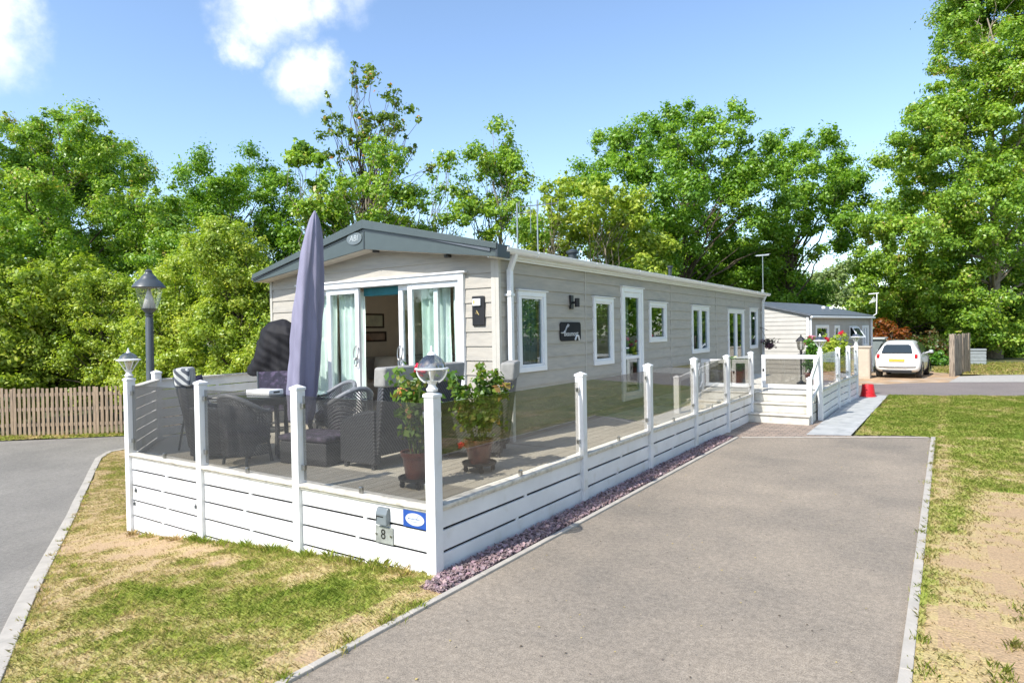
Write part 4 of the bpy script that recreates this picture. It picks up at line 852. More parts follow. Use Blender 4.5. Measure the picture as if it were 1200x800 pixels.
# ================================================================ small things
# globe lanterns on the posts
def post_lantern(name, label, loc, kind):
    t = thing(name, label, 'lantern', loc, group='lanterns on the white posts')
    m_ = MB(); m_.lathe([(.045, 0), (.05, .02), (.035, .035), (.03, .055), (.045, .075), (.05, .085)], n=18); m_.build('base', WHITE, t, smooth=True)
    if kind == 0:       # globe
        prof = [(.05, .085)] + [(.118 * math.sin(a), .185 - .118 * math.cos(a)) for a in np.linspace(R(30), R(90), 8)]
        m_ = MB(); m_.lathe(prof, n=24, cap=False); m_.build('globe', LAMPG, t, smooth='all')
        prof = [(.117 * math.sin(a), .185 + .117 * math.cos(a)) for a in np.linspace(R(88), R(20), 8)] + [(.035, .305)]
        m_ = MB(); m_.lathe(prof, n=24, cap=False); m_.build('globe_top', SMOKG, t, smooth='all')
        m_ = MB()
        ring = [(.132 * math.cos(a), .132 * math.sin(a), .185) for a in np.linspace(0, 2 * math.pi, 25)]; m_.tube(ring, .009, 6, cap=False)
        for k in range(4):
            a0_ = k * math.pi / 2 + .6; m_.tube([(.126 * math.sin(u) * math.cos(a0_), .126 * math.sin(u) * math.sin(a0_), .185 - .126 * math.cos(u)) for u in np.linspace(R(25), R(90), 7)], .006, 5)
        m_.lathe([(.04, .298), (.03, .312), (.012, .325), (.012, .34), (.007, .365), (0.001, .375)], n=12); m_.build('cage', CREAM if False else UPVC, t, smooth=True)
        m_ = MB(); m_.lathe([(.015, .085), (.018, .12), (.035, .16), (.035, .2), (.01, .225)], n=12); m_.build('bulb', mat('frosted_bulb', (.7, .69, .64), .3), t, smooth=True)
    else:               # tapered bowl with flat rim
        m_ = MB(); m_.lathe([(.045, .085), (.09, .16), (.12, .205)], n=8, cap=False); m_.build('bowl', LAMPG, t)
        m_ = MB()
        for k in range(8):
            a = k * math.pi / 4; m_.tube([(.046 * math.cos(a), .046 * math.sin(a), .085), (.121 * math.cos(a), .121 * math.sin(a), .205)], .005, 5)
        m_.lathe([(.12, .2), (.14, .205), (.14, .215), (.11, .225)], n=16)
        if kind == 2: pass
        m_.lathe([(.03, .30), (.012, .325), (.012, .34), (.001, .365)], n=10); m_.build('cage', UPVC, t, smooth=True)
        m_ = MB(); m_.lathe([(.112, .225), (.095, .262), (.06, .29), (.03, .302)], n=18, cap=False); m_.build('dome', SMOKG, t, smooth='all')
        m_ = MB(); m_.lathe([(.015, .085), (.02, .13), (.03, .17), (.01, .2)], n=10); m_.build('bulb', mat('frosted_bulb', (.7, .69, .64), .3), t, smooth=True)
    return t
post_lantern('globe_lantern', 'silver and clear globe lantern on the front corner post nearest the driveway', (CX, CY, 1.53), 0)
post_lantern('bowl_lantern', 'clear domed white lantern on the far left front post beside the tall street lamp', (LX, CY, 1.53), 1)
l1 = post_lantern('bowl_lantern', 'white bowl lantern on the gate post above the outer steps', (-2.22, 15.12, 1.50), 1)
copy_thing(l1, 'white bowl lantern on the last railing post near the parked white car', (-2.06, 20.3, 1.50))
# tall street lamp
sl = thing('street_lamp', 'tall dark grey street lamp with conical hood beside the left end of the deck', 'street lamp', (-10.12, 5.08, H(-10.1)))
sl.rotation_euler = (0, R(1.0), 0)
z_ = 3.02 - H(-10.1)
mb = MB(); mb.lathe([(.075, -.1), (.075, 1.0), (.058, 1.05), (.055, z_ - .72), (.045, z_ - .70), (.045, z_ - .68), (.06, z_ - .66), (.06, z_ - .645)], n=16); mb.build('pole', IRON, sl, smooth=True)
mb = MB(); mb.lathe([(.04, z_ - .655), (.055, z_ - .62), (.1, z_ - .575), (.115, z_ - .56)], n=20); mb.build('collar', IRON, sl, smooth=True)
mb = MB(); mb.lathe([(.108, z_ - .56), (.15, z_ - .44), (.19, z_ - .24)], n=28, cap=False); mb.build('bowl', LAMPG, sl, smooth='all')
mb = MB(); mb.lathe([(.095, z_ - .555), (.03, z_ - .30), (.018, z_ - .245)], n=20); mb.build('reflector', UPVC, sl, smooth='all')
mb = MB(); mb.lathe([(.19, z_ - .235), (.225, z_ - .245), (.235, z_ - .235), (.225, z_ - .215), (.16, z_ - .14), (.11, z_ - .095), (.105, z_ - .075), (.085, z_ - .06), (.05, z_ - .02), (.045, z_ + .0), (.05, z_ + .012), (.03, z_ + .035), (.002, z_ + .04)], n=28); mb.build('hood', IRON, sl, smooth=True)
# closed parasol in a lavender cover
pa = thing('closed_parasol', 'closed parasol in a long lavender grey cover leaning in front of the sliding doors', 'parasol', (-6.52, 5.2, ZD))
top = Vector((.17, 0, 3.02)); bot = Vector((-.17, 0, .42))
def cover(r_of, n=72, m=60, seed=3, folds=5, crease=.34):
    rr = random.Random(seed); ph = [rr.uniform(0, 6.28) for _ in range(6)]; vs = []; fs = []
    for i in range(m + 1):
        t_ = i / m; c = bot.lerp(top, t_)
        for k in range(n):
            a = 2 * math.pi * k / n; r = r_of(t_); f = 1 + (.13 * (1 - t_ * .75)) * math.sin(folds * a + ph[0] + 1.2 * math.sin(t_ * 5 + ph[1])) + .05 * math.sin(11 * a + 9 * t_ + ph[2]) * (1 - .6 * t_) + .03 * math.sin(22 * t_ + 3 * a + ph[3]) + .018 * math.sin(47 * t_ + 5 * a + ph[5]) - crease * (1 - .45 * t_) / (1 + math.exp(-((((a + .78 + .10 * math.sin(4 * t_)) + math.pi) % (2 * math.pi) - math.pi)) / .03)) * (1 if ((a + .78 + math.pi) % (2 * math.pi) - math.pi) < 1.6 else 0)
            vs.append((c.x + r * f * math.cos(a), c.y + r * f * math.sin(a), c.z + (.03 * math.sin(4 * a + ph[4]) * (1 - t_) ** 3)))
    for i in range(m):
        for k in range(n): fs.append((i * n + k, i * n + (k + 1) % n, (i + 1) * n + (k + 1) % n, (i + 1) * n + k))
    fs.append(tuple(range(m * n, (m + 1) * n))); return vs, fs
vs, fs = cover(lambda t: float(np.interp(t, [0, .04, .15, .4, .6, .78, .9, .96, 1], [.13, .152, .182, .18, .166, .138, .098, .06, .010])))
mb = MB(); mb.add(vs, fs); cv = mb.build('cover', LAV, pa, smooth='all')
mb = MB(); mb.tube([(-.23, 0, 0), tuple(bot.lerp(top, .1))], .024, 10); mb.lathe([(.26, 0), (.27, .03), (.25, .06), (.05, .075), (.04, .3), (.03, .31)], (-.23, 0, 0), 24); mb.build('pole', IRON, pa, smooth=True)
# bulky black cover
cvt = thing('covered_heater', 'bulky object under a tilted black fabric cover left of the lavender parasol', 'covered item', (-8.9, 6.35, ZD))
bot = Vector((.0, 0, .86)); top = Vector((.33, .05, 1.80))
vs, fs = cover(lambda t: float(np.interp(t, [0, .1, .5, .8, .92, 1], [.41, .42, .40, .36, .25, .05])), seed=9, folds=4, crease=0)
ax = (top - bot).normalized(); vs = [(x, y * .62, z + .42 * (-(x - .15) * .55) * max(0, 1 - abs(z - 1.3) * .3)) for x, y, z in vs]
mb = MB(); mb.add(vs, fs); mb.build('cover', BLKF, cvt, smooth='all')
mb = MB(); mb.tube([(-.05, 0, 0), (.0, 0, 1.1)], .04, 10); mb.lathe([(.24, 0), (.24, .04), (.05, .07)], (-.05, 0, 0), 20); mb.build('stand', IRON, cvt, smooth=True)

# ---- wicker furniture
def arm_prism(m_, x0, x1, L_, h0, h1):      # arm panel profile in YZ with curved top, extruded along X
    prof = [(-L_ / 2, .06), (L_ / 2, .06), (L_ / 2, h0)] + [(L_ / 2 - L_ * u, h0 + (h1 - h0) * math.sin(u * math.pi * .5) ** .8) for u in np.linspace(.1, 1, 8)]
    m_.prism(prof, 'x', x0, x1)
def wicker_seat(name, label, loc, rz, W=.72, back=1.12, seats=1, topm=GREYF, cushion=True, group=None, seatm=GREYF, D=.74):
    t = thing(name, label, 'sofa' if seats > 1 else 'chair', loc, rz, group)
    w = W / 2
    m_ = MB(); m_.box(-w + .1, w - .1, -D / 2, D / 2 - .02, .18, .32); m_.build('seat_base', WICK, t, bevel=.015)
    for s in (-1, 1):
        m_ = MB(); arm_prism(m_, s * w - (.11 if s > 0 else 0), s * w + (.11 if s < 0 else 0), D, .50, .66); m_.build('arm', WICK, t, bevel=.02)
    # facing +Y; back leans at -Y
    m_ = MB(); pf = [(-D / 2 - .02, .15), (-D / 2 + .08, .15), (-D / 2 - .06, back), (-D / 2 - .16, back)]; m_.prism(pf, 'x', -w + .03, w - .03); bk = m_.build('backrest', WICK, t, bevel=.025)
    if topm:
        m_ = MB(); z0 = back - .21; k = (back - z0) / (back - .15) * .14
        m_.prism([(-D / 2 - .165 + k * .8 - .012, z0), (-D / 2 - .06 + k * .75 + .06, z0), (-D / 2 - .05 + .055, back + .012), (-D / 2 - .172, back + .012)], 'x', -w + .015, w - .015); m_.build('head_cushion', topm, bk, bevel=.03, seg=3)
    if cushion:
        for i in range(seats):
            a = -w + .12 + (W - .24) * i / seats; b = -w + .12 + (W - .24) * (i + 1) / seats
            m_ = MB(); m_.box(a + .01, b - .01, -D / 2 + .06, D / 2 - .01, .325, .45); m_.build('seat_cushion', seatm, t, bevel=.035, seg=3)
    for sx in (-1, 1):
        for sy in (-1, 1): m_ = MB(); m_.box(sx * (w - .05) - .025, sx * (w - .05) + .025, sy * (D / 2 - .06) - .025, sy * (D / 2 - .06) + .025, 0, .185 if sy > 0 else .2); m_.build('leg', WICK, t, bevel=.006)
    return t
wicker_seat('wicker_sofa', 'high-backed charcoal wicker sofa with a pale grey head cushion behind the corner post', (-5.50, 5.74, ZD), R(90), W=1.45, back=1.13, seats=2, D=.56)
wicker_seat('wicker_armchair', 'high-backed wicker armchair with grey cushion beside the lodge corner', (-4.9, 6.45, ZD), R(118), W=.72, back=1.13)
STRIPE = None
def stripemat():
    m, t = newmat('striped_fabric'); o = N(t, 'ShaderNodeOutputMaterial'); b = N(t, 'ShaderNodeBsdfPrincipled'); b.inputs['Roughness'].default_value = .85
    tc = N(t, 'ShaderNodeTexCoord'); w = N(t, 'ShaderNodeTexWave', bands_direction='DIAGONAL'); w.inputs['Scale'].default_value = 6; w.inputs['Distortion'].default_value = 1.5; L(t, tc.outputs['Object'], w.inputs['Vector'])
    cr = N(t, 'ShaderNodeValToRGB'); cr.color_ramp.elements[0].position = .42; cr.color_ramp.elements[0].color = (.10, .11, .13, 1); cr.color_ramp.elements[1].position = .55; cr.color_ramp.elements[1].color = (.60, .60, .57, 1)
    L(t, w.outputs['Fac'], cr.inputs[0]); L(t, cr.outputs[0], b.inputs['Base Color']); L(t, b.outputs[0], o.inputs[0]); return m
STRIPE = stripemat()
wicker_seat('recliner', 'high-backed wicker recliner with a leaf-patterned white head cushion behind the second front post', (-7.62, 4.75, ZD), R(-38), W=.54, back=1.12, topm=STRIPE, seatm=DKCUSH)
def tub_chair(label, loc, rz):
    t = thing('tub_chair', label, 'chair', loc, rz, 'wicker tub chairs round the table')
    n = 17; vs = []; fs = []; ri, ro = .27, .325
    th = np.linspace(R(-15), R(195), n)
    for a in th:
        u = abs(math.sin(a)) if math.sin(a) > 0 else 0; zt = .62 + .20 * u ** 1.3
        for (r_0, z) in ((ro * .88, .12), (ro, zt), (ri, zt), (ri * .9, .12)): vs.append((r_0 * math.cos(a), -r_0 * math.sin(a), z))
    for i in range(n - 1):
        for k in range(4): fs.append((i * 4 + k, i * 4 + (k + 1) % 4, (i + 1) * 4 + (k + 1) % 4, (i + 1) * 4 + k))
    fs.append((0, 1, 2, 3)); fs.append(tuple((n - 1) * 4 + k for k in (3, 2, 1, 0)))
    m_ = MB(); m_.add(vs, fs); bk = m_.build('backrest', WICKO, t)
    m_ = MB(); m_.tube([(.297 * math.cos(a), -.297 * math.sin(a), .625 + .20 * (max(0, math.sin(a)) ** 1.3)) for a in th], .032, 8); m_.build('arm_rim', RIMM, bk, smooth='all')
    m_ = MB(); m_.lathe([(.24, .30), (.26, .33), (.26, .40), (.22, .43), (.001, .435)], n=20); m_.build('seat_cushion', DKCUSH, t, smooth=True)
    m_ = MB(); m_.lathe([(.25, .24), (.27, .30), (.2, .305)], n=20); m_.build('seat_base', WICK, t, smooth=True)
    for k in range(4):
        a = R(45 + 90 * k); m_ = MB(); m_.tube([(.23 * math.cos(a), .23 * math.sin(a), .26), (.27 * math.cos(a), .27 * math.sin(a), 0)], .018, 8); m_.build('leg', IRON, t, smooth=True)
    return t
tc1 = tub_chair('wicker tub chair with its rounded back against the second front glass panel', (-6.95, 4.62, ZD), R(8))
copy_thing(tc1, 'wicker tub chair on the far side of the glass table, nearest the sliding doors', (-7.25, 6.2, ZD), R(172))
copy_thing(tc1, 'wicker tub chair at the right side of the table under the lavender parasol', (-6.42, 5.72, ZD), R(80))
tb = thing('patio_table', 'charcoal wicker patio table with a glass top behind the second front railing panel', 'table', (-7.35, 5.4, ZD))
mb = MB(); mb.lathe([(.58, .715), (.60, .72), (.60, .735), (.58, .74)], n=36); mb.build('glass_top', glass('table_glass', (.30, .36, .38), r0=.08), tb, smooth=True)
mb = MB(); mb.lathe([(.50, .64), (.54, .66), (.56, .705), (.40, .712)], n=30); mb.build('table_rim', WICK, tb, smooth=True)
for k in range(4):
    a = R(45 + 90 * k); mb = MB(); mb.tube([(.42 * math.cos(a), .42 * math.sin(a), .66), (.36 * math.cos(a), .36 * math.sin(a), .3), (.44 * math.cos(a), .44 * math.sin(a), 0)], .03, 8); mb.build('leg', WICK, tb, smooth=True)
tr = thing('tray_box', 'low white tray with dark handles lying on the patio table', 'tray', (-7.42, 5.2, ZD + .741), R(10))
mb = MB(); mb.box(-.2, .2, -.13, .13, 0, .07); mb.build('tray_body', UPVC, tr, bevel=.012)
for s in (-1, 1): mb = MB(); mb.box(s * .2 - .008, s * .2 + .008, -.05, .05, .03, .05); mb.build('handle', BLACK, tr)
# sling chair with aluminium legs at the left
def sling(label, loc, rz):
    t = thing('garden_chair', label, 'chair', loc, rz); r0 = .014
    for s in (-1, 1):
        m_ = MB(); m_.tube([(s * .26, -.30, 0), (s * .26, -.20, .44), (s * .26, -.36, .98)], r0, 8); m_.build('rear_leg', IRON, t, smooth=True)
        m_ = MB(); m_.tube([(s * .26, .28, 0), (s * .26, .24, .62), (s * .26, .16, .66), (s * .26, -.24, .64)], r0, 8); m_.build('front_leg', STEEL, t, smooth=True)
    m_ = MB(); m_.prism([(.25, .43), (-.20, .40), (-.20, .42), (.25, .45)], 'x', -.25, .25); m_.build('seat', DKCUSH, t)
    m_ = MB(); m_.prism([(-.20, .42), (-.36, .97), (-.345, .975), (-.185, .42)], 'x', -.25, .25); m_.build('backrest', DKCUSH, t)
    m_ = MB(); m_.tube([(-.26, .27, .2), (.26, .27, .2)], .01, 6); m_.tube([(-.26, -.27, .2), (.26, -.27, .2)], .01, 6); m_.build('stretcher', STEEL, t)
    return t
sling('dark garden chair with slim metal legs behind the leftmost front glass panel', (-8.35, 5.0, ZD), R(-70))
t = sling('slim metal-legged garden chair behind the table near the black covered item', (-8.15, 5.95, ZD), R(-120))
# storage ottoman by the doorstep
t = thing('storage_box', 'dark charcoal storage box on the deck behind the third front post', 'storage box', (-6.25, 5.1, ZD), R(8))
mb = MB(); mb.box(-.36, .36, -.27, .27, 0, .27); mb.build('box_body', WICK, t, bevel=.02)
mb = MB(); mb.box(-.375, .375, -.285, .285, .272, .34); mb.build('lid', DKCUSH, t, bevel=.03, seg=3)

# ---- foliage builder
def leaves_np(centers, radii, per, size, seed, up=.55, flat=.6, droop=0, aspect=.66, tonejit=.24, shell=False):
    """leaf quads scattered through ellipsoidal clumps; returns (V, tone)"""
    g = np.random.default_rng(seed); C = np.asarray(centers); n = len(C); Rd = np.asarray(radii); per = np.full(n, per) if np.isscalar(per) else np.asarray(per)
    idx = np.repeat(np.arange(n), per); k = len(idx)
    d = g.normal(size=(k, 3)); d /= np.linalg.norm(d, axis=1, keepdims=True)
    r = (.55 + .45 * g.random(k)) if shell else np.clip(g.random(k) ** .5 * (1 + .30 * g.normal(size=k)), 0, 1.75)
    an = g.uniform(.6, 1.5, (n, 3)) if not shell else np.ones((n, 3)); off = d * r[:, None] * Rd[idx][:, None] * an[idx]; off[:, 2] *= flat
    P = C[idx] + off
    nm = d * 1.15 + np.array([0, 0, up]) + g.normal(size=(k, 3)) * .62; nm /= np.linalg.norm(nm, axis=1, keepdims=True)
    ref = g.normal(size=(k, 3)); ref[:, 2] -= droop; u = ref - nm * (ref * nm).sum(1, keepdims=True); u /= np.linalg.norm(u, axis=1, keepdims=True); v = np.cross(nm, u)
    s = size * g.uniform(.55, 1.5, k)[:, None]
    fold = nm * s * .16
    V = np.stack([P - u * s * .55, P + v * s * aspect * .5 + fold, P + u * s * .6, P - v * s * aspect * .5 + fold], 1)
    ct = g.normal(0, .16, n); tone = np.clip(.42 + ct[idx] + g.normal(0, tonejit, k), 0, 1)
    return V.reshape(-1, 3), tone
def clump_centers(lobes, nclump, g, inner=.25):
    """sample clump centres mostly in the outer skin of the union of lobes"""
    Lb = np.array([l[:6] for l in lobes]); vol = (Lb[:, 3] * Lb[:, 4] * Lb[:, 5]) ** .72; pr = vol / vol.sum(); out = []
    while len(out) < nclump:
        i = g.choice(len(Lb), p=pr); d = g.normal(size=3); d /= np.linalg.norm(d); r = g.uniform(.72, 1.06) if g.random() > inner else g.uniform(.2, .72)
        p = Lb[i, :3] + d * r * Lb[i, 3:6]
        q = (p - Lb[:, :3]) / Lb[:, 3:6]; dist = (q ** 2).sum(1) ** .5; dist[i] = 9
        if dist.min() < .62 and g.random() > inner * .6: continue
        out.append(p)
    return np.array(out)
def crown_lobes(h0, h1, rad, g, n, shape='round'):
    """sub-crowns (x,y,z,rx,ry,rz) about the trunk axis"""
    Ls = []; H_ = h1 - h0
    for i in range(n):
        t = (i + .5) / n; a = i * 2.399 + g.uniform(-.4, .4)
        if shape == 'round': env = math.sin(math.pi * (.12 + .80 * t)) ** .7
        elif shape == 'cone': env = (1 - t) ** .75 * .95 + .12
        elif shape == 'wide': env = math.sin(math.pi * (.22 + .74 * t)) ** .55
        else: env = .55 + .3 * math.sin(math.pi * t)
        rr = rad * env; lr = rad * g.uniform(.30, .46) * (.65 + .5 * env); off = max(0, rr - lr * .8) * g.uniform(.75, 1.05)
        Ls.append((off * math.cos(a), off * math.sin(a), h0 + H_ * (.08 + .86 * t) - lr * .25, lr, lr, lr * g.uniform(.65, .9)))
    Ls.append((0, 0, h0 + H_ * .5, rad * .5, rad * .5, H_ * .42)); return Ls
def limb(mb, p, q, r0, r1, g, bend=.12, n=5):
    p = np.array(p); q = np.array(q); L_ = np.linalg.norm(q - p); pts = []
    for i in range(n + 1):
        t = i / n; w = math.sin(math.pi * t) * L_ * bend; c = p + (q - p) * t + np.array([g.uniform(-1, 1) * w * .5, g.uniform(-1, 1) * w * .5, w * .5]); pts.append(tuple(c))
    mb.tube(pts, [r0 + (r1 - r0) * i / n for i in range(n + 1)], 6, cap=False)
def tree(name, label, cat, base, h, rad, m, seed, nclump=220, per=170, leaf=.13, cb=.25, shape='round', lobes=9, clump=.5, trunk=.2, bark=BARK, limbs=34, lean=(0, 0), stems=1, inner=.25, extra=None, flat=.72, group=None, up=.55, custom=None):
    g = np.random.default_rng(seed); t = thing(name, label, cat, base, 0, group)
    Ls = custom if custom else crown_lobes(h * cb, h, rad, g, lobes, shape)
    Ls = [(l[0] + lean[0] * l[2] / h, l[1] + lean[1] * l[2] / h, *l[2:]) for l in Ls]
    if extra: Ls += extra
    C = clump_centers(Ls, nclump, g, inner); C[:, 2] = np.maximum(C[:, 2], .15)
    rd = clump * g.uniform(.45, 1.5, len(C)); pn = np.maximum(20, (per * (rd / clump) ** 2).astype(int))
    # feathery sprigs that break the outline
    kS = len(C) // 2; ii = g.integers(0, len(C), kS); ctr = np.array([lean[0] * .5, lean[1] * .5, h * (cb + 1) / 2]); dS = C[ii] - ctr; dS /= np.linalg.norm(dS, axis=1, keepdims=True) + 1e-6; dS[:, 2] += .45
    SP = C[ii] + dS * (rd[ii] * g.uniform(.35, .85, kS))[:, None]; C2 = np.vstack([C, SP]); R2 = np.concatenate([rd, clump * g.uniform(.16, .38, kS)]); P2 = np.concatenate([pn, np.full(kS, max(8, per // 9))])
    V, tone = leaves_np(C2, R2, P2, leaf, seed + 1, flat=flat, up=up)
    V[:, 2] = np.maximum(V[:, 2], .02)
    np_mesh('crown', V, 4, m, t, tone=tone)
    mb_ = MB()
    for s in range(stems):
        ox, oy = (0, 0) if stems == 1 else (g.uniform(-1, 1) * rad * .45, g.uniform(-1, 1) * rad * .35); top_ = np.array([lean[0] * .8 + ox * 1.6, lean[1] * .8 + oy * 1.6, h * .74]); n = 9; pts = []
        for i in range(n + 1):
            u = i / n; pts.append(np.array([ox, oy, -.2]) * (1 - u) + top_ * u + np.array([g.uniform(-1, 1), g.uniform(-1, 1), 0]) * trunk * 1.3 * u)
        tr_ = trunk / (stems ** .5); mb_.tube([tuple(p) for p in pts], [tr_ * (1.25 if i == 0 else 1) * (1 - .95 * i / n) + .012 for i in range(n + 1)], 9)
        for k in range(limbs // stems):
            c = C[g.integers(0, len(C))]; zz = min(c[2] * g.uniform(.45, .8), h * .72); u = np.clip((zz + .2) / (h * .74 + .2), 0.05, .98); i = int(u * n); p = pts[i] + (pts[min(i + 1, n)] - pts[i]) * (u * n - i)
            limb(mb_, p, c, tr_ * (1 - .85 * u) * .34 + .008, .008, g, n=6)
    mb_.build('trunk', bark, t, smooth='all', fixn=False)
    return t
def gz(p): return (p[0], p[1], H(p[0]) - .03)

# ---- potted plants on wheeled stands
def trolley(label, loc):
    t = thing('plant_trolley', label, 'plant stand', loc, group='wheeled plant stands on the deck')
    m_ = MB(); m_.lathe([(.17, .075), (.185, .08), (.19, .105), (.175, .108), (.17, .09), (.001, .09)], n=26); m_.build('tray', BLACK, t, smooth=True)
    for k in range(4):
        a = R(45 + 90 * k); x, y = .15 * math.cos(a), .15 * math.sin(a); m_ = MB(); m_.tube([(x - .012, y, .028), (x + .012, y, .028)], .027, 12); m_.box(x - .018, x + .018, y - .012, y + .012, .04, .078); m_.build('castor', BLACK, t, smooth=True)
    return t
def pot_plant(name, label, loc, h, rad, seed, flowers, potr=.15, poth=.26, leaf=.055, n=46, per=36, leafm=LEAF_POT, potm=TERRA):
    g = np.random.default_rng(seed); t = thing(name, label, 'potted plant', loc)
    m_ = MB(); m_.lathe([(potr * .72, 0), (potr * .78, .02), (potr * .98, poth * .82), (potr * 1.08, poth * .83), (potr * 1.1, poth), (potr * .98, poth), (potr * .95, poth - .03), (.001, poth - .03)], n=26); p = m_.build('pot', potm, t, smooth=True)
    m_ = MB(); m_.lathe([(potr * .94, poth - .028), (.001, poth - .015)], n=20); m_.build('soil', SOIL, t)
    st = MB(); C = []
    for k in range(11):
        a = g.uniform(0, 6.283); r = rad * g.uniform(.25, 1); z = poth + (h - poth) * g.uniform(.5, 1); tip = (r * math.cos(a), r * math.sin(a), z)
        q0 = (potr * .4 * math.cos(a), potr * .4 * math.sin(a), poth - .02); limb(st, q0, tip, .007, .003, g, .15)
        for u in np.linspace(.25, 1, n // 11 + 1): C.append([q0[0] + (tip[0] - q0[0]) * u + g.normal(0, .03), q0[1] + (tip[1] - q0[1]) * u + g.normal(0, .03), q0[2] + (tip[2] - q0[2]) * u + .04])
    st.build('stems', mat('plant_stem', (.12, .16, .04), .7), t, smooth='all', fixn=False)
    V, tone = leaves_np(C, g.uniform(.05, .12, len(C)), per, leaf, seed + 2, flat=.85, aspect=.8); np_mesh('foliage', V, 4, leafm, t, tone=tone)
    for (x, y, z, s, pm) in flowers:
        m2 = MB(); m2.tube([(x * .5, y * .5, poth), (x * .85, y * .85, (z + poth) / 2 + .05), (x, y, z)], .005, 5); 
        fl_ = leaves_np([[x, y, z]], [s], 34, s * 1.05, int(seed + 100 * z), flat=.85, up=.2, aspect=.9, shell=True); fo = np_mesh('flower', fl_[0], 4, pm, t, tone=fl_[1]); m2.build('flower_stem', bpy.data.materials.get('plant_stem'), fo, fixn=False)
    return t
trolley('black wheeled plant stand under the potted plant with red and peach flowers', (-4.32, 4.72, ZD)); trolley('black wheeled plant stand under the bushy green plant right of the corner post', (-4.22, 5.60, ZD))
pot_plant('flowering_pot_plant', 'red-potted plant with one red and some peach flowers just left of the front corner post', (-4.32, 4.72, ZD + .092), 1.0, .25, 31, [(.05, .02, 1.06, .055, PET_RED), (-.16, -.03, .84, .05, PET_PCH), (-.07, .05, .80, .038, PET_PCH), (.0, -.1, .66, .03, PET_PINK), (.12, 0, .7, .03, PET_PINK)], n=33, per=13, leaf=.06)
pot_plant('bushy_pot_plant', 'bushy green plant in a red glazed pot right of the front corner post', (-4.22, 5.60, ZD + .092), 1.02, .34, 37, [(-.2, -.05, .18, .04, PET_RED)], n=77, per=17, leaf=.06)
# plants around the gate
pot_plant('gate_pot_plant', 'green plant with a pale flower in a red pot behind the small inner gate', (-4.25, 16.1, .62), .62, .24, 41, [(0, 0, .66, .06, PET_YEL)], potr=.2, poth=.36, n=44, per=30, leafm=LEAF_IVY)
pot_plant('rose_pot_plant', 'pink rose bush in a brown pot beside the small black lantern post', (-2.62, 16.7, .62), 1.05, .3, 43, [(.0, -.05, 1.1, .09, PET_PINK), (.12, .0, 1.02, .07, PET_PINK), (-.1, .05, 1.0, .06, PET_PINK)], potr=.17, poth=.3, n=66, per=30, leafm=LEAF_IVY)
pot_plant('rose_pot_plant', 'tall red rose bush inside the railing by the gate post lantern', (-2.45, 17.9, .62), 1.0, .28, 47, [(-.02, 0, 1.06, .065, PET_RED), (-.2, -.1, .9, .04, PET_RED)], potr=.16, poth=.28, n=66, per=32, leafm=LEAF_LT)
pot_plant('rose_pot_plant', 'tall red rose bush inside the railing nearest the last railing lantern', (-2.42, 19.3, .62), 1.1, .34, 53, [(.12, 0, 1.2, .07, PET_RED), (-.05, .1, .98, .04, PET_RED)], potr=.16, poth=.28, n=77, per=32, leafm=LEAF_LT)
g_ = np.random.default_rng(5)
# small black lantern post
lp_ = thing('lantern_post', 'small black lantern on a slim post behind the white gate', 'lantern post', (-2.92, 17.0, .62))
mb = MB(); mb.lathe([(.11, 0), (.11, .03), (.05, .06), (.022, .10), (.02, .75), (.04, .78), (.02, .80), (.05, .84)], n=14); mb.build('post', BLACK, lp_, smooth=True)
mb = MB(); mb.lathe([(.06, .84), (.095, 1.05)], n=6, cap=False); mb.build('lamp_glass', LAMPG, lp_)
mb = MB()
for k in range(6): a = k * math.pi / 3; mb.tube([(.062 * math.cos(a), .062 * math.sin(a), .84), (.097 * math.cos(a), .097 * math.sin(a), 1.05)], .008, 5)
mb.lathe([(.12, 1.045), (.125, 1.055), (.05, 1.14), (.02, 1.16), (.015, 1.2), (.001, 1.21)], n=6); mb.build('lamp_cage', BLACK, lp_)
# hanging basket at the far corner
hb = thing('hanging_basket', 'purple flowering hanging basket at the far end of the lodge side wall', 'hanging basket', (-4.72, 21.85, 1.42))
mb = MB(); mb.lathe([(.02, -.02), (.1, .02), (.15, .1)], n=16); mb.build('basket', BLACK, hb, smooth=True)
V, tone = leaves_np([[0, 0, .16], [0, -.05, .05], [.05, .05, .0]], [.2, .16, .16], 160, .06, 77); np_mesh('flowers', V, 4, leafmat('mauve_petal', [(0, (.05, .10, .03)), (.4, (.12, .05, .10)), (1, (.40, .18, .30))]), hb, tone=tone)
mb = MB(); mb.tube([(0, 0, .1), (-.25, 0, .62)], .006, 5); mb.tube([(.0, 0, .5), (-.27, 0, .62)], .008, 5); mb.build('bracket', BLACK, hb)
# letter box, number plate, blue sign on the front boards
yb = CY - .0125
t = thing('letter_box', 'small grey letter box with a dark slot on the white front boards', 'letter box', (-4.06, CY, .36), world=True)
mb = MB(); mb.prism([(yb, .355), (yb - .05, .355), (yb - .05, .45), (yb - .028, .50), (yb, .505)], 'x', -4.125, -3.995); mb.build('box_body', mat('grey_letter_box', (.16, .185, .20), .35, var=.1), t, bevel=.008)
mb = MB(); mb.box(-4.115, -4.03, yb - .052, yb - .048, .425, .435); mb.box(-4.115, -4.108, yb - .052, yb - .049, .39, .43); mb.build('slot', BLACK, t)
t = thing('number_plate', 'clear grey house number plate reading 8 below the letter box', 'number plate', (-4.06, CY, .19), world=True)
mb = MB(); mb.box(-4.165, -3.955, yb - .012, yb - .004, .185, .335); mb.build('plate', mat('frosted_plate', (.27, .285, .27), .25, var=.25, scale=14), t, bevel=.003)
text_mesh('number', '8', .125, BLACK, t, FRONTM(-4.07, yb - .013, .262), .001)
mb = MB()
for x in (-4.15, -3.975): mb.tube([(x, yb - .002, .262), (x, yb - .022, .262)], .009, 10)
mb.build_each('screw', STEEL, t, smooth=True)
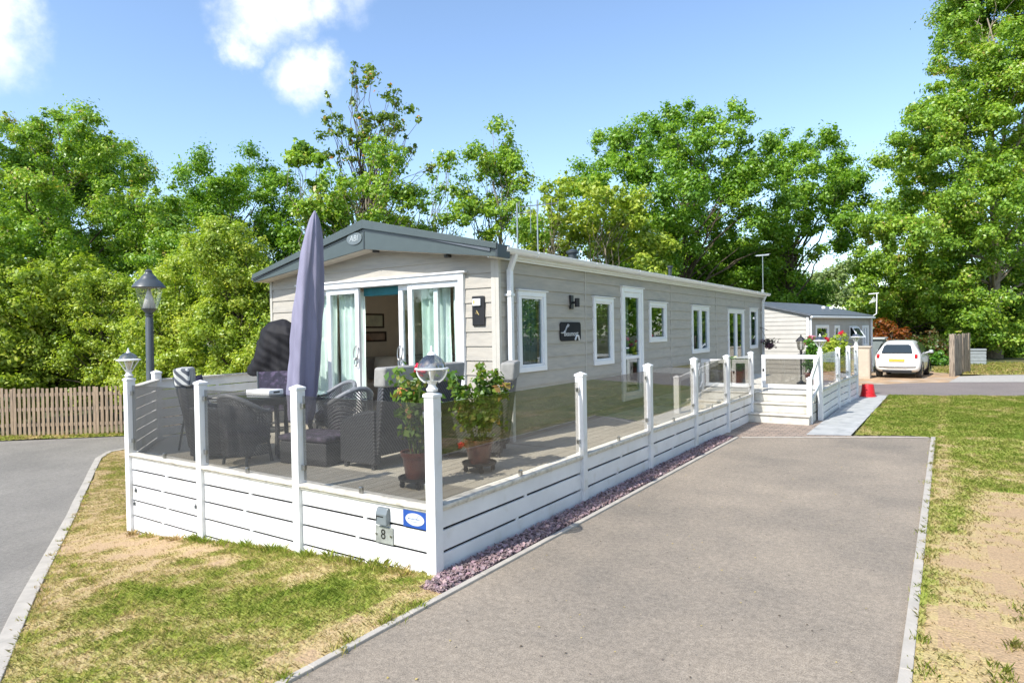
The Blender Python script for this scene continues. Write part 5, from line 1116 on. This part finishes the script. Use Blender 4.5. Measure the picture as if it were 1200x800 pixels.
t = thing('blue_sign', 'small blue sign with a white oval beside the front corner post', 'sign', (-3.71, CY, .38), world=True)
mb = MB(); mb.box(-3.835, -3.575, yb - .008, yb - .001, .375, .515); mb.build('plate', mat('sign_blue', (.02, .075, .33), .35, var=.1), t, bevel=.002)
mb = MB(); mb.prism([(-3.70 + .105 * math.cos(a), .447 + .052 * math.sin(a)) for a in np.linspace(0, 2 * math.pi, 32, endpoint=False)], 'y', yb - .0105, yb - .008); ov = mb.build('oval', SW, t)
mb = MB(); xs = -3.775
for k, w_ in enumerate((.012, .009, .014, .008, .012, .010, .013, .009, .012)): mb.box(xs, xs + w_, yb - .0118, yb - .0105, .446, .453 + .004 * (k % 3 == 0)); xs += w_ + .004
mb.tube([(-3.65 + .02 * math.cos(a), yb - .0112, .468 + .016 * math.sin(a)) for a in np.linspace(R(20), R(220), 8)], .0018, 4); mb.box(-3.74, -3.665, yb - .0116, yb - .0105, .425, .429); mb.build('sign_marks', mat('sign_ink', (.10, .16, .30), .5), ov)
# wall of cable clips, hose tap on boards
# red bucket upside down
t = thing('bucket', 'red upturned plastic bucket at the end of the concrete path', 'bucket', (-1.82, 20.75, .012))
mb = MB(); mb.lathe([(.205, 0), (.21, .012), (.2, .03), (.185, .04), (.15, .335), (.145, .35), (.001, .352)], n=28); mb.build('body', REDP, t, smooth=True)
mb = MB(); mb.lathe([(.205, .018), (.212, .026), (.2, .04)], n=28, cap=False); mb.tube([(.2 * math.cos(a), -.2 * abs(math.sin(a)) - .01, .05 + .10 * math.sin(a)) for a in np.linspace(0, math.pi, 12)], .005, 5); mb.build('handle', REDP, t, smooth=True)

# ================================================================ neighbouring lodge
O2 = Vector((-4.13, 25.5)); E2 = Vector((-2.73, 32.5)); T2 = (E2 - O2).normalized(); N2 = Vector((T2.y, -T2.x)); LEN2 = (E2 - O2).length; W2 = 4.6; EZ2 = 2.44; RZ2 = 3.02
S2 = lambda a, b, c: (O2.x + T2.x * a + N2.x * c, O2.y + T2.y * a + N2.y * c, b)            # right side wall
G2 = lambda a, b, c: (O2.x - N2.x * a - T2.x * c, O2.y - N2.y * a - T2.y * c, b)            # sunlit gable, a runs away to the left
h2 = thing('neighbour_lodge', 'smaller pale clad lodge with grey roof behind the white gate', 'lodge', (-6, 29, 0), world=True)
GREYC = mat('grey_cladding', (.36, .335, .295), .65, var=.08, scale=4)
w2 = [(.66, 1.98, 1.36, 2.08, 1), (2.61, 3.18, 1.5, 2.06, 1), (4.37, 5.31, 1.48, 2.03, 0), (5.99, 6.77, 1.15, 2.05, 2)]
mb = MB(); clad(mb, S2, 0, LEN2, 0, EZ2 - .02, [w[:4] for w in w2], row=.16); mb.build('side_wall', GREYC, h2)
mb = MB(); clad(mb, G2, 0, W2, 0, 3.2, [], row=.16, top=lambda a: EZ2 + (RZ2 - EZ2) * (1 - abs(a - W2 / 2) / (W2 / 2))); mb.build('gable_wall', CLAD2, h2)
mb = MB(); q = [G2(W2, 0, 0), G2(W2, EZ2, 0), G2(W2, EZ2, -LEN2), G2(W2, 0, -LEN2)]; mb.add(q, [(0, 1, 2, 3)]); q = [G2(0, 0, -LEN2), G2(W2, 0, -LEN2), G2(W2, EZ2, -LEN2), G2(W2 / 2, RZ2, -LEN2), G2(0, EZ2, -LEN2)]; mb.add(q, [(0, 1, 2, 3, 4)]); mb.build('rear_wall', GREYC, h2)
mb = MB()
for s in (0, 1):
    ae = -.14 if s == 0 else W2 + .14; ze = EZ2 - .04 + .02
    P = [G2(W2 / 2, RZ2 + .05, .12), G2(ae, ze + .05, .12), G2(ae, ze + .05, -LEN2 - .12), G2(W2 / 2, RZ2 + .05, -LEN2 - .12), G2(W2 / 2, RZ2 - .02, .12), G2(ae, ze - .02, .12), G2(ae, ze - .02, -LEN2 - .12), G2(W2 / 2, RZ2 - .02, -LEN2 - .12)]
    mb.add(P, [(0, 1, 2, 3), (4, 7, 6, 5), (0, 4, 5, 1), (1, 5, 6, 2), (2, 6, 7, 3)])
rf = mb.build('roof', ROOFM, h2)
mb = MB()
for a in (1.5, 2.4): c_ = G2(.9, RZ2 - .22, -a - 2.6); mb.lathe([(.07, -.03), (.08, .03), (.07, .06), (.02, .08)], c_, 12)
mb.build_each('roof_vent', UPVC, rf, smooth=True)
mb = MB(); mb.fbox(S2, -.1, LEN2 + .12, EZ2 - .10, EZ2 - .02, .10, .19); gt = mb.build('gutter', UPVC, h2, bevel=.02)
mb = MB()
for a in (.08, LEN2 - .06): mb.fbox(S2, a - .035, a + .035, 0, EZ2 - .06, .03, .10)
mb.build_each('downpipe', UPVC, h2, bevel=.01)
mb = MB(); mb.fbox(S2, -.04, .02, 0, EZ2 - .05, -.02, .03); mb.fbox(G2, 0.0, .05, 0, EZ2 - .05, .0, .035); mb.build_each('corner_trim', UPVC, h2)
for (a0, a1, b0, b1, lv) in w2:
    if lv: window(S2, a0, a1, b0, b1, lv, h2, fw=.085, cill=False)
    else:
        m_ = MB(); w = .08; m_.fbox(S2, a0, a1, b0, b0 + w, -.05, .03); m_.fbox(S2, a0, a1, b1 - w, b1, -.05, .03); m_.fbox(S2, a0, a0 + w, b0 + w, b1 - w, -.05, .03); m_.fbox(S2, a1 - w, a1, b0 + w, b1 - w, -.05, .03); fr = m_.build('window', UPVC, h2)
        SO = lambda a, b, c: S2(a, b, .04 + (b1 - b) * .62 + c)      # top-hung sash swung out
        m_ = MB(); m_.fbox(SO, a0 + .04, a1 - .04, b0 + .06, b0 + .12, 0, .03); m_.fbox(SO, a0 + .04, a1 - .04, b1 - .1, b1 - .04, 0, .03); m_.fbox(SO, a0 + .04, a0 + .1, b0 + .12, b1 - .1, 0, .03); m_.fbox(SO, a1 - .1, a1 - .04, b0 + .12, b1 - .1, 0, .03); m_.build('open_sash', UPVC, fr)
        m_ = MB(); m_.fbox(SO, a0 + .1, a1 - .1, b0 + .12, b1 - .1, .01, .016); m_.build('pane', WINDK, fr)
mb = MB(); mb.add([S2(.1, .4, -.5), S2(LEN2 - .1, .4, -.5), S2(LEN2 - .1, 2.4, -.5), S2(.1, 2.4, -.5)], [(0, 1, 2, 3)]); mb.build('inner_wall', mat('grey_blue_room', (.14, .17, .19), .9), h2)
a2 = S2(LEN2, 0, .25); t = thing('tv_aerial', 'pale tv aerial on a bent pole at the far corner of the smaller lodge', 'aerial', (a2[0], a2[1], 2.3), world=True)
mb = MB(); mb.tube([(a2[0] - .3, a2[1], 2.35), (a2[0], a2[1], 2.55), (a2[0] + .02, a2[1], 3.45)], .022, 6); mb.build('mast', UPVC, t, smooth=True)
mb = MB(); mb.tube([(a2[0] - .3, a2[1], 3.42), (a2[0] + .1, a2[1], 3.45)], .02, 6)
for k in range(4): mb.tube([(a2[0] - .28 + .06 * k, a2[1], 3.0 + .02 * k), (a2[0] - .1 + .03 * k, a2[1] + .1, 3.3 - .05 * k)], .01, 5)
mb.build('antenna', UPVC, t)
# meter cupboard by the neighbour
t = thing('utility_box', 'beige utility cupboard at the corner of the smaller lodge left of the white car', 'cupboard', (-2.72, 28.2, 0))
BEI = mat('beige_panel', (.46, .40, .32), .7, var=.08)
mb = MB(); mb.box(-.28, .34, -.3, .45, 0, 1.18); mb.build('box_body', BEI, t, bevel=.01)
mb = MB(); mb.box(-.32, .38, -.34, .5, 1.182, 1.24); mb.build('lid', BEI, t, bevel=.01); mb = MB(); mb.box(-.24, .30, -.312, -.301, .06, 1.12); mb.build('door', BEI, t, bevel=.005)
t = thing('far_cabin', 'small grey-green cabin behind the smaller lodge, beside the rust-coloured bush', 'cabin', (-2.3, 36.5, 0))
mb = MB(); mb.box(-1.2, -.25, 0, 2.2, 0, 1.35); mb.build('wall', mat('grey_green_wall', (.17, .20, .20), .8), t); mb = MB(); mb.box(-1.3, -.15, -.1, 2.3, 1.352, 1.42); mb.build('roof', mat('pale_felt', (.42, .44, .42), .8), t)

# ================================================================ fences
def picket():
    A = Vector((-27.5, 3.1, 0)); B = Vector((-13.2, 14.2, 0)); d = (B - A).normalized(); n = Vector((d.y, -d.x, 0)); zb = -.75; LT = (B - A).length; nb = 8; bl = LT / nb
    t = thing('picket_fence', 'long weathered brown picket fence in front of the trees at the left', 'fence', (A.x, A.y, zb), world=True)
    F = lambda s, z, c: tuple(A + d * s + n * c + Vector((0, 0, zb + z)))
    rr = random.Random(4)
    for b in range(nb):
        m_ = MB(); s = b * bl + .06
        while s < (b + 1) * bl:
            h_ = 1.40 + rr.uniform(-.02, .02); tl = rr.uniform(-.008, .008); w = .075
            vs = [F(s, .03, 0), F(s + w, .03, 0), F(s + w + tl, h_, 0), F(s + tl, h_, 0), F(s, .03, .018), F(s + w, .03, .018), F(s + w + tl, h_, .018), F(s + tl, h_, .018)]
            m_.add(vs, [(0, 1, 2, 3), (7, 6, 5, 4), (0, 4, 5, 1), (1, 5, 6, 2), (2, 6, 7, 3), (3, 7, 4, 0)]); s += .128
        m_.build('slat_panel', PICKET, t)
        m_ = MB()
        for z in (.3, .74, 1.16): m_.fbox(F, b * bl, (b + 1) * bl, z, z + .09, -.042, -.002)
        m_.build_each('rail', PICKET, t); m_ = MB(); m_.fbox(F, b * bl - .05, b * bl + .05, -.1, 1.38, -.145, -.045); m_.build('post', PICKET, t)
picket()
def boards():
    A = Vector((.25, 30.2, 0)); B = Vector((.85, 33.4, 0)); d = (B - A).normalized(); n = Vector((d.y, -d.x, 0)); rr = random.Random(8); Lh = (B - A).length
    t = thing('board_fence', 'short weathered grey-brown board fence at the edge of the gravel', 'fence', (A.x, A.y, 0), world=True)
    F = lambda s, z, c: tuple(A + d * s + n * c + Vector((0, 0, z)))
    m_ = MB(); s = 0
    while s < Lh:
        w = rr.uniform(.14, .19); h_ = 1.62 + rr.uniform(-.05, .05); c = rr.uniform(-.02, .02); m_.fbox(F, s, s + w, .0, h_, c, c + .03); s += w + rr.uniform(.0, .02)
    m_.build('board_panel', OLDWOOD, t); m_ = MB(); m_.fbox(F, -.12, -.002, -.1, 1.64, -.10, .08); m_.build('post', OLDWOOD, t, bevel=.01)
boards()
t = thing('crate_box', 'grey slatted storage box on the grass in front of the ivy bank', 'storage box', (1.22, 39.2, 0))
GB = mat('grey_box_plastic', (.21, .235, .25), .6, var=.1)
mb = MB(); mb.box(-.44, .44, -.3, .3, .0, .70)
for k in range(4): mb.box(-.455, .455, -.315, .315, .04 + .17 * k, .17 + .17 * k)
mb.build('box_body', GB, t, bevel=.01); mb = MB(); mb.box(-.47, .47, -.34, .34, .712, .80); mb.build('lid', GB, t, bevel=.02)

# ================================================================ car
def car():
    t = thing('parked_car', 'small white hatchback parked on the dirt seen from behind', 'car', (-1.52, 28.35, 0), R(-5)); t.scale = (.95, .95, .97)
    PAINT = mat('white_car_paint', (.74, .74, .72), .25, var=.02, coat=.6); CG = mat('car_window', (.02, .03, .035), .08, var=.05, spec=.8); BLK = BLACK
    # station: y, half-width at sill, half-width belt, z bottom, z belt, z top(roof), half width roof
    ST = [(0.00, .60, .66, .40, .74, .80, .56), (.06, .72, .765, .30, .86, .93, .62), (.16, .76, .80, .25, .90, 1.12, .60), (.34, .78, .815, .23, .91, 1.35, .53), (.62, .79, .815, .21, .92, 1.455, .51),
          (1.2, .79, .815, .20, .92, 1.50, .51), (1.75, .79, .815, .20, .91, 1.475, .51), (2.15, .79, .81, .20, .91, 1.38, .55), (2.6, .78, .80, .20, .90, 1.02, .60), (2.85, .77, .79, .21, .86, .94, .62), (3.2, .74, .765, .23, .76, .85, .60), (3.45, .66, .69, .27, .64, .72, .52), (3.54, .52, .56, .36, .54, .60, .42)]
    m_ = MB(); n = 0; vs = []; fs = []
    for (y, ws, wb_, zb, zl, zt, wr) in ST:
        half = [(0, zb), (ws * .8, zb), (ws, zb + .06), (wb_ + .01, (zb + zl) * .5 + .03), (wb_, zl), (wr + (wb_ - wr) * .45, zl + (zt - zl) * .5 + .0), (wr, zt - .035), (wr * .8, zt - .005), (0, zt)]
        ring = [(x, y, z) for x, z in half] + [(-x, y, z) for x, z in half[-2:0:-1]]; n = len(ring); vs += ring
    k_ = len(ST)
    for i in range(k_ - 1):
        for k in range(n): fs.append((i * n + k, i * n + (k + 1) % n, (i + 1) * n + (k + 1) % n, (i + 1) * n + k))
    fs.append(tuple(range(n))[::-1]); fs.append(tuple((k_ - 1) * n + k for k in range(n))); m_.add(vs, fs)
    m_.build('body', PAINT, t, smooth='all', sub=2)
    # rear window
    def patch(name, pts, mm, bev=0, off=None):
        mm_ = MB(); P = [Vector(p) for p in pts]; nn = (P[1] - P[0]).cross(P[2] - P[0]).normalized()
        if off is not None and nn.dot(Vector(off)) < 0: nn = -nn
        k2 = len(P); mm_.add([tuple(p - nn * .02) for p in P] + [tuple(p + nn * .012) for p in P], [tuple(range(k2))[::-1], tuple(range(k2, 2 * k2))] + [(i, (i + 1) % k2, k2 + (i + 1) % k2, k2 + i) for i in range(k2)]); return mm_.build(name, mm, t, bevel=bev)
    patch('rear_window', [(-.54, .03, 1.0), (.54, .03, 1.0), (.47, .225, 1.27), (.39, .265, 1.325), (-.39, .265, 1.325), (-.47, .225, 1.27)], CG, .008, (0, -1, .3))
    for s in (-1, 1):
        patch('side_window', [(s * .805, .52, .96), (s * .812, 1.2, .96), (s * .812, 2.2, .95), (s * .66, 1.92, 1.33), (s * .62, 1.2, 1.40), (s * .63, .62, 1.36)], CG, .005, (s, 0, .2))
        m_ = MB(); m_.lathe([(.035, 0), (.055, .02), (.055, .15), (.035, .17)], (s * .655, .075, .80), 12); m_.v = [(x, .03 + (y - .075) * .75 + (z - .8) * .12, z) for x, y, z in m_.v]; m_.build('tail_light', mat('red_lens', (.45, .01, .015), .15), t, smooth=True)
        m_ = MB(); m_.tube([(s * .80, 2.05, .96), (s * .92, 2.05, 1.0)], .03, 8); m_.lathe([(.05, 0), (.085, .03), (.085, .10), (.05, .14)], (s * .95, 2.05, .93), 12); m_.build('mirror', mat('mirror_shell', (.42, .44, .46), .3), t, smooth=True)
        for y in (.58, 2.78):
            m_ = MB(); P = [(.30, -.09), (.31, -.03), (.31, .05), (.285, .09), (.20, .095), (.18, .07), (.001, .075)]
            m_.lathe([(r, z) for r, z in P], n=26); m_.v = [(s * (.70 + z), y + x, .31 + yy) for x, yy, z in m_.v]; w_ = m_.build('wheel', mat('tyre_rubber', (.02, .02, .02), .8), t, smooth=True)
            m_ = MB(); m_.lathe([(.19, .098), (.17, .085), (.05, .095), (.001, .10)], n=20); m_.v = [(s * (.70 + z), y + x, .31 + yy) for x, yy, z in m_.v]; m_.build('rim', STEEL, w_, smooth=True)
            m_ = MB(); m_.tube([(s * .812, y + .345 * math.cos(a), .31 + .345 * math.sin(a)) for a in np.linspace(R(-15), R(195), 16)], .022, 6); m_.build('wheel_arch', BLK, t, smooth=True)
    m_ = MB(); m_.box(-.27, .27, -.022, .03, .665, .775); m_.build('number_plate', mat('yellow_plate', (.55, .40, .06), .5, var=.15, scale=14), t, bevel=.004)
    m_ = MB(); m_.box(-.30, .30, -.03, .03, .778, .805); m_.build('plate_trim', STEEL, t, bevel=.008)
    m_ = MB(); m_.tube([(-.70, .10, .47), (-.62, .005, .465), (-.3, -.03, .46), (.3, -.03, .46), (.62, .005, .465), (.70, .10, .47)], .014, 6); m_.box(-.5, .5, .01, .3, .24, .33); m_.build('bumper_trim', BLK, t)
    m_ = MB(); m_.lathe([(.045, 0), (.045, .01), (.03, .014)], n=16); m_.v = [(x, .075 - z * 1, .87 + y) for x, y, z in m_.v]; m_.build('badge', STEEL, t, smooth=True)
    m_ = MB(); m_.tube([(-.38, .38, 1.42), (.38, .38, 1.42)], .02, 6); m_.build('roof_spoiler', PAINT, t, smooth=True)
car()

# ================================================================ trees
def T(u, d, *a): p = at(u, d); return gz(p)
PX = 1 / 754.97
def crown(u0, d, spec, seed, spread=.5, squash=1.0):
    """sub-crowns given as (column, row, radius) in the photo at distance d, spread in depth -> local lobes"""
    g = np.random.default_rng(seed); b = Vector(gz(at(u0, d))); out = []; us = [q[0] for q in spec]; half = (max(us) - min(us)) * PX * d * spread
    fw = Vector((f_.x, f_.y, 0)).normalized()
    for (u, v, r) in spec:
        ray = r_ * ((u - 600) * PX) + u_ * ((400 - v) * PX) + f_
        dd = d + g.uniform(-1, 1) * half * .9; p = ray * dd + Vector((0, 0, CAMH)) - b; rr = r * PX * d
        out.append((p.x, p.y, max(p.z, rr * .5), rr, rr, rr * squash))
        for k in range(2 if r > 18 else 1):                        # smaller boughs pushing out of each sub-crown
            e = g.normal(size=3); e /= np.linalg.norm(e); q = rr * g.uniform(.35, .55); w_ = rr * g.uniform(.70, .95)
            out.append((p.x + e[0] * w_, p.y + e[1] * w_, max(p.z + e[2] * w_ * .8, q * .5), q, q, q * .85))
    return out
def ptree(name, label, cat, u, d, spec, m, seed, dens=1.0, clump_px=11, per=270, leaf_px=2.75, top=None, spread=.5, **kw):
    lob = crown(u, d, spec, seed, spread); cl = clump_px * PX * d; n = int(2.6 * dens * sum((q[2] / clump_px) ** 2 for q in spec)) + 6
    h = max(l[2] + l[5] for l in lob); rad = max(1.0, (max(q[0] for q in spec) - min(q[0] for q in spec)) * PX * d * .4)
    kw.setdefault('limbs', 40); kw.setdefault('trunk', .16)
    return tree(name, label, cat, T(u, d), h, rad, m, seed, nclump=n, per=int(per), leaf=leaf_px * PX * d, custom=lob, clump=cl, **kw)
ptree('sycamore', 'broad dense sycamore at the far left towering over the picket fence', 'tree', 70, 27, [(185, 265, 26), (40, 152, 24), (100, 162, 26), (140, 198, 30), (222, 300, 26), (20, 192, 52), (75, 188, 56), (120, 203, 50), (160, 245, 45), (60, 260, 70), (130, 290, 65), (185, 290, 36), (0, 270, 70), (-40, 220, 70), (-60, 300, 80), (30, 340, 70), (150, 350, 50), (90, 390, 50)], LEAF_SYC, 101, trunk=.35)
ptree('field_maple', 'pale green spreading bush at the left edge overhanging the picket fence', 'bush', 40, 20.8, [(20, 345, 46), (70, 335, 42), (40, 400, 58), (-30, 370, 60), (-20, 430, 50), (70, 440, 46), (10, 450, 40)], LEAF_LT, 103, leaf_px=4.0, trunk=.12)
ptree('hazel_bush', 'rounded leafy bush behind the fence directly left of the street lamp', 'bush', 120, 20.6, [(112, 355, 40), (140, 375, 34), (110, 415, 46), (140, 440, 36), (95, 450, 36)], LEAF_LT, 105, trunk=.1)
ptree('hazel_bush', 'yellow-green bush directly behind the street lamp pole', 'bush', 208, 19, [(195, 352, 42), (235, 345, 42), (185, 400, 42), (240, 400, 45), (215, 435, 40), (180, 440, 34)], LEAF_LT, 107, trunk=.1)
ptree('hazel_bush', 'yellow-green bush behind the black covered item and left end of the gable', 'bush', 280, 18, [(280, 335, 44), (268, 300, 38), (300, 385, 44), (262, 400, 46), (310, 430, 40), (325, 330, 34), (255, 440, 36)], LEAF_LT, 109, trunk=.1)
ptree('elder_bush', 'darker green bush rising between the street lamp and the gable', 'bush', 225, 23, [(205, 300, 34), (240, 285, 36), (225, 330, 40), (180, 330, 34), (260, 330, 36)], LEAF_SYC, 111, trunk=.12)
ptree('ash_tree', 'mid-height open tree left of the gable between the sycamore and the tall birch', 'tree', 270, 28, [(240, 218, 34), (288, 212, 34), (265, 260, 46), (322, 232, 30), (338, 265, 34), (222, 275, 36), (300, 290, 46), (250, 310, 40), (340, 300, 36)], LEAF_OAK, 113, dens=.8, trunk=.16, limbs=60)
ptree('slender_birch', 'tallest slender sparse tree rising above the gable of the lodge', 'tree', 428, 31, [(425, 92, 20), (450, 92, 18), (398, 122, 18), (436, 125, 24), (470, 120, 14), (388, 150, 16), (425, 155, 22), (465, 150, 18), (482, 142, 12), (392, 180, 13), (450, 182, 22), (418, 200, 18), (486, 180, 14), (500, 196, 10), (430, 235, 22)], LEAF_BIR, 115, dens=.34, clump_px=7, per=40, leaf_px=3.8, trunk=.15, limbs=90)
ptree('young_sycamore', 'thin-topped sapling just left of the tall birch behind the parasol', 'tree', 366, 26, [(358, 178, 11), (374, 188, 9), (345, 184, 7), (372, 215, 10), (368, 245, 16), (385, 262, 20)], LEAF_SYC, 117, dens=1, clump_px=8, per=60, leaf_px=5, trunk=.08, bark=PBARK, limbs=24)
ptree('young_sycamore', 'bushy sycamore with brown tips behind the peak of the gable', 'tree', 430, 26, [(455, 170, 18), (432, 198, 24), (472, 190, 16), (390, 207, 18), (410, 235, 28), (450, 240, 28), (380, 252, 26), (478, 238, 18)], LEAF_SYC, 119, dens=.85, clump_px=10, per=110, leaf_px=3.4, trunk=.13, bark=PBARK, limbs=40)
ptree('young_sycamore', 'pale-stemmed sycamore thicket just right of the gable peak', 'tree', 512, 27, [(522, 188, 14), (505, 215, 18), (540, 215, 17), (500, 252, 22), (540, 258, 22), (478, 268, 22)], LEAF_SYC, 121, dens=.7, clump_px=10, per=100, leaf_px=3.4, trunk=.16, bark=PBARK, limbs=40, stems=3)
ptree('young_sycamore', 'pointed sycamore with brown seed clusters above the right slope of the gable', 'tree', 575, 28, [(577, 152, 17), (585, 180, 25), (560, 186, 15), (600, 202, 19), (575, 220, 30), (610, 235, 18), (550, 232, 20), (590, 262, 28), (620, 265, 20)], LEAF_SYC, 123, dens=.85, clump_px=10, per=110, leaf_px=3.4, trunk=.15, bark=PBARK, limbs=40, stems=2)
ptree('silver_birch', 'pale thin-stemmed young birch group behind the roof aerials', 'tree', 655, 33, [(650, 225, 18), (640, 260, 26), (672, 250, 22), (622, 278, 22), (660, 285, 26), (690, 272, 25)], LEAF_LT, 125, dens=.7, clump_px=9, per=80, leaf_px=4.2, trunk=.14, bark=PBARK, limbs=44, stems=4)
ptree('silver_birch', 'pale-stemmed young birches in front of the left side of the great oak', 'tree', 712, 33, [(700, 228, 24), (730, 242, 26), (690, 265, 28), (742, 278, 28), (715, 290, 30), (770, 300, 26)], LEAF_LT, 127, dens=.7, clump_px=9, per=80, leaf_px=4.2, trunk=.14, bark=PBARK, limbs=44, stems=4)
ptree('oak_tree', 'great broad dark green oak behind the middle of the lodge roof', 'tree', 800, 40, [(690, 210, 26), (718, 178, 28), (758, 168, 33), (800, 160, 34), (846, 162, 34), (880, 192, 32), (720, 230, 38), (770, 222, 44), (830, 222, 44), (882, 242, 40), (760, 282, 44), (822, 282, 44), (872, 300, 40), (720, 282, 34), (800, 330, 42), (860, 342, 36), (750, 330, 36)], LEAF_OAK, 129, leaf_px=2.9, clump_px=10, per=200, dens=.95, trunk=.36, limbs=60)
ptree('oak_tree', 'right-hand oak with open branches arching over the neighbouring lodge', 'tree', 925, 43, [(925, 168, 24), (955, 172, 24), (910, 197, 27), (976, 192, 26), (1000, 207, 17), (940, 216, 34), (985, 236, 28), (1003, 252, 16), (920, 252, 30), (960, 270, 26), (900, 302, 32), (935, 308, 20), (988, 288, 12), (905, 340, 30)], LEAF_OAK, 131, leaf_px=2.9, clump_px=10, per=200, dens=.9, trunk=.28, limbs=50)
ptree('plane_tree', 'huge bright green tree at the right edge running out of the top of the frame', 'tree', 1165, 38, [(1150, 20, 46), (1190, 0, 50), (1118, 40, 28), (1114, 80, 30), (1112, 130, 36), (1170, 90, 45), (1215, 60, 50), (1085, 167, 34), (1062, 192, 30), (1140, 180, 50), (1190, 170, 50), (1030, 265, 22), (1022, 300, 20), (1045, 228, 26), (1090, 235, 44), (1150, 250, 50), (1215, 240, 60), (1050, 282, 32), (1100, 300, 44), (1165, 315, 45), (1075, 340, 34), (1130, 352, 34), (1195, 350, 44), (1130, 392, 26), (1165, 385, 30), (1200, 390, 34), (1240, 380, 40), (1165, -45, 55), (1220, -60, 60), (1260, 40, 70), (1270, 160, 70), (1270, 300, 70)], LEAF_SYC, 133, leaf_px=2.9, trunk=.36, limbs=60, bark=PBARK, spread=.32)
ptree('lime_tree', 'lower leafy tree between the arching oak and the huge tree on the right', 'tree', 1055, 42, [(1035, 322, 28), (1062, 352, 30), (1100, 372, 30), (1085, 332, 34), (1018, 347, 20), (1130, 385, 30)], LEAF_SYC, 135, trunk=.2)
ptree('copper_bush', 'rust-coloured bush beside the far corner of the smaller lodge', 'bush', 1045, 35, [(1035, 385, 11), (1050, 388, 12), (1040, 400, 14), (1058, 405, 12), (1030, 402, 10)], LEAF_RED, 137, clump_px=6, per=60, leaf_px=2.8, trunk=.05, inner=.45)
ptree('bramble', 'tangled brown and green bramble behind the white car', 'bush', 1085, 35, [(1075, 400, 14), (1095, 400, 15), (1085, 418, 16), (1108, 415, 14), (1065, 415, 12)], LEAF_BRM, 139, clump_px=6, per=50, leaf_px=2.8, trunk=.04, limbs=80, inner=.5)
ptree('shrub', 'low bright green shrub at the right rear corner of the white car', 'bush', 1098, 32.5, [(1090, 428, 9), (1104, 428, 9), (1097, 420, 8)], LEAF_IVY, 141, clump_px=6, per=80, leaf_px=3, trunk=.03, limbs=8)
ptree('ivy_bank', 'glossy green ivy bank behind the grey storage box', 'bush', 1150, 42, [(1135, 385, 16), (1155, 378, 18), (1145, 400, 16), (1165, 402, 16), (1130, 405, 12)], LEAF_IVY, 143, clump_px=8, per=110, leaf_px=3.2, trunk=.06, limbs=10)
ptree('ivy_bank', 'glossy green ivy bank at the right edge beyond the rough verge', 'bush', 1210, 42, [(1185, 382, 18), (1205, 372, 20), (1225, 385, 20), (1190, 405, 18), (1215, 405, 18), (1240, 395, 20)], LEAF_IVY, 145, clump_px=8, per=110, leaf_px=3.2, trunk=.06, limbs=10)
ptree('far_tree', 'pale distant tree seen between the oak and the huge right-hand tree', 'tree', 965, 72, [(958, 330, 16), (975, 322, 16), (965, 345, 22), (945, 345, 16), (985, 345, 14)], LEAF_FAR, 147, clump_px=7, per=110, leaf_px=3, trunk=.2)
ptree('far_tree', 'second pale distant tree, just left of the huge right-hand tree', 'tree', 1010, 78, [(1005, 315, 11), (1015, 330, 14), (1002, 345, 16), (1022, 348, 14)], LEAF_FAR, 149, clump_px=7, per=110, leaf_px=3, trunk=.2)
# understorey along the back of the pitch (hides the horizon), each bush its own plant
und = tree('laurel_bush', 'dark green bush filling the gaps at the foot of the trees behind the lodge', 'bush', T(335, 23), 5.4, 2.3, LEAF_OAK, 151, nclump=150, per=140, leaf=.14, cb=.03, lobes=8, clump=.5, trunk=.08, limbs=10, shape='wide', group='dark bushes behind the lodge')
for i, (u, d, s_) in enumerate([(150, 26, 1.0), (205, 29, 1.0), (395, 28, 1.2), (470, 30, 1.25), (540, 32, 1.2), (610, 34, 1.15), (680, 37, 1.2), (760, 44, 1.75), (830, 46, 1.8), (890, 47, 1.7), (935, 49, 1.35), (1025, 47, .85), (1075, 44, .9), (1120, 46, 1.0)]):
    copy_thing(und, 'dark green bush filling the gaps at the foot of the trees behind the lodge', T(u, d), i * 1.3, s_)
# continuous far wood that reads as one mass
def wood():
    g = np.random.default_rng(99); n = 900; a = g.uniform(R(-70), R(140), n); r = g.uniform(62, 95, n); x = -r * np.sin(a); y = r * np.cos(a)
    C = np.stack([x, y, g.uniform(.3, 1, n) * np.where(np.abs(np.degrees(a) - 7.5) < 5, 3.0, 6.5)], -1); V, tone = leaves_np(C, g.uniform(1.6, 2.6, n), 90, .5, 98); tag(np_mesh('far_wood', V, 4, LEAF_OAK, tone=tone), 'dark mass of woodland far behind the trees', 'woodland', kind='stuff')
wood()
# trees across the lawn at the right, seen mirrored in the glass and lodge windows
rt = bpy.data.objects['oak_tree']
for (x, y, s_, rz, lb) in ((17, 14, .62, .4, 'oak across the lawn mirrored in the lodge windows'), (20, 27, .7, 1.9, 'oak further along the lawn mirrored in the far lodge windows'), (15.5, 2, .6, 3.1, 'oak near the driveway mirrored in the smoked glass'), (-14, -27, .55, 2.2, 'oak added behind the viewer to darken the front glass panels'), (-2, -30, .6, 5.2, 'oak added behind the viewer to darken the sliding door glass'), (10, -24, .55, .9, 'oak added behind the viewer on the driveway side to darken reflections'), (-27, -22, .55, 4.0, 'oak added behind the viewer across the left road to darken reflections')):  # those behind the viewer are unseen, added to darken what the glass reflects
    copy_thing(rt, lb, (x, y, 0), rz, s_)
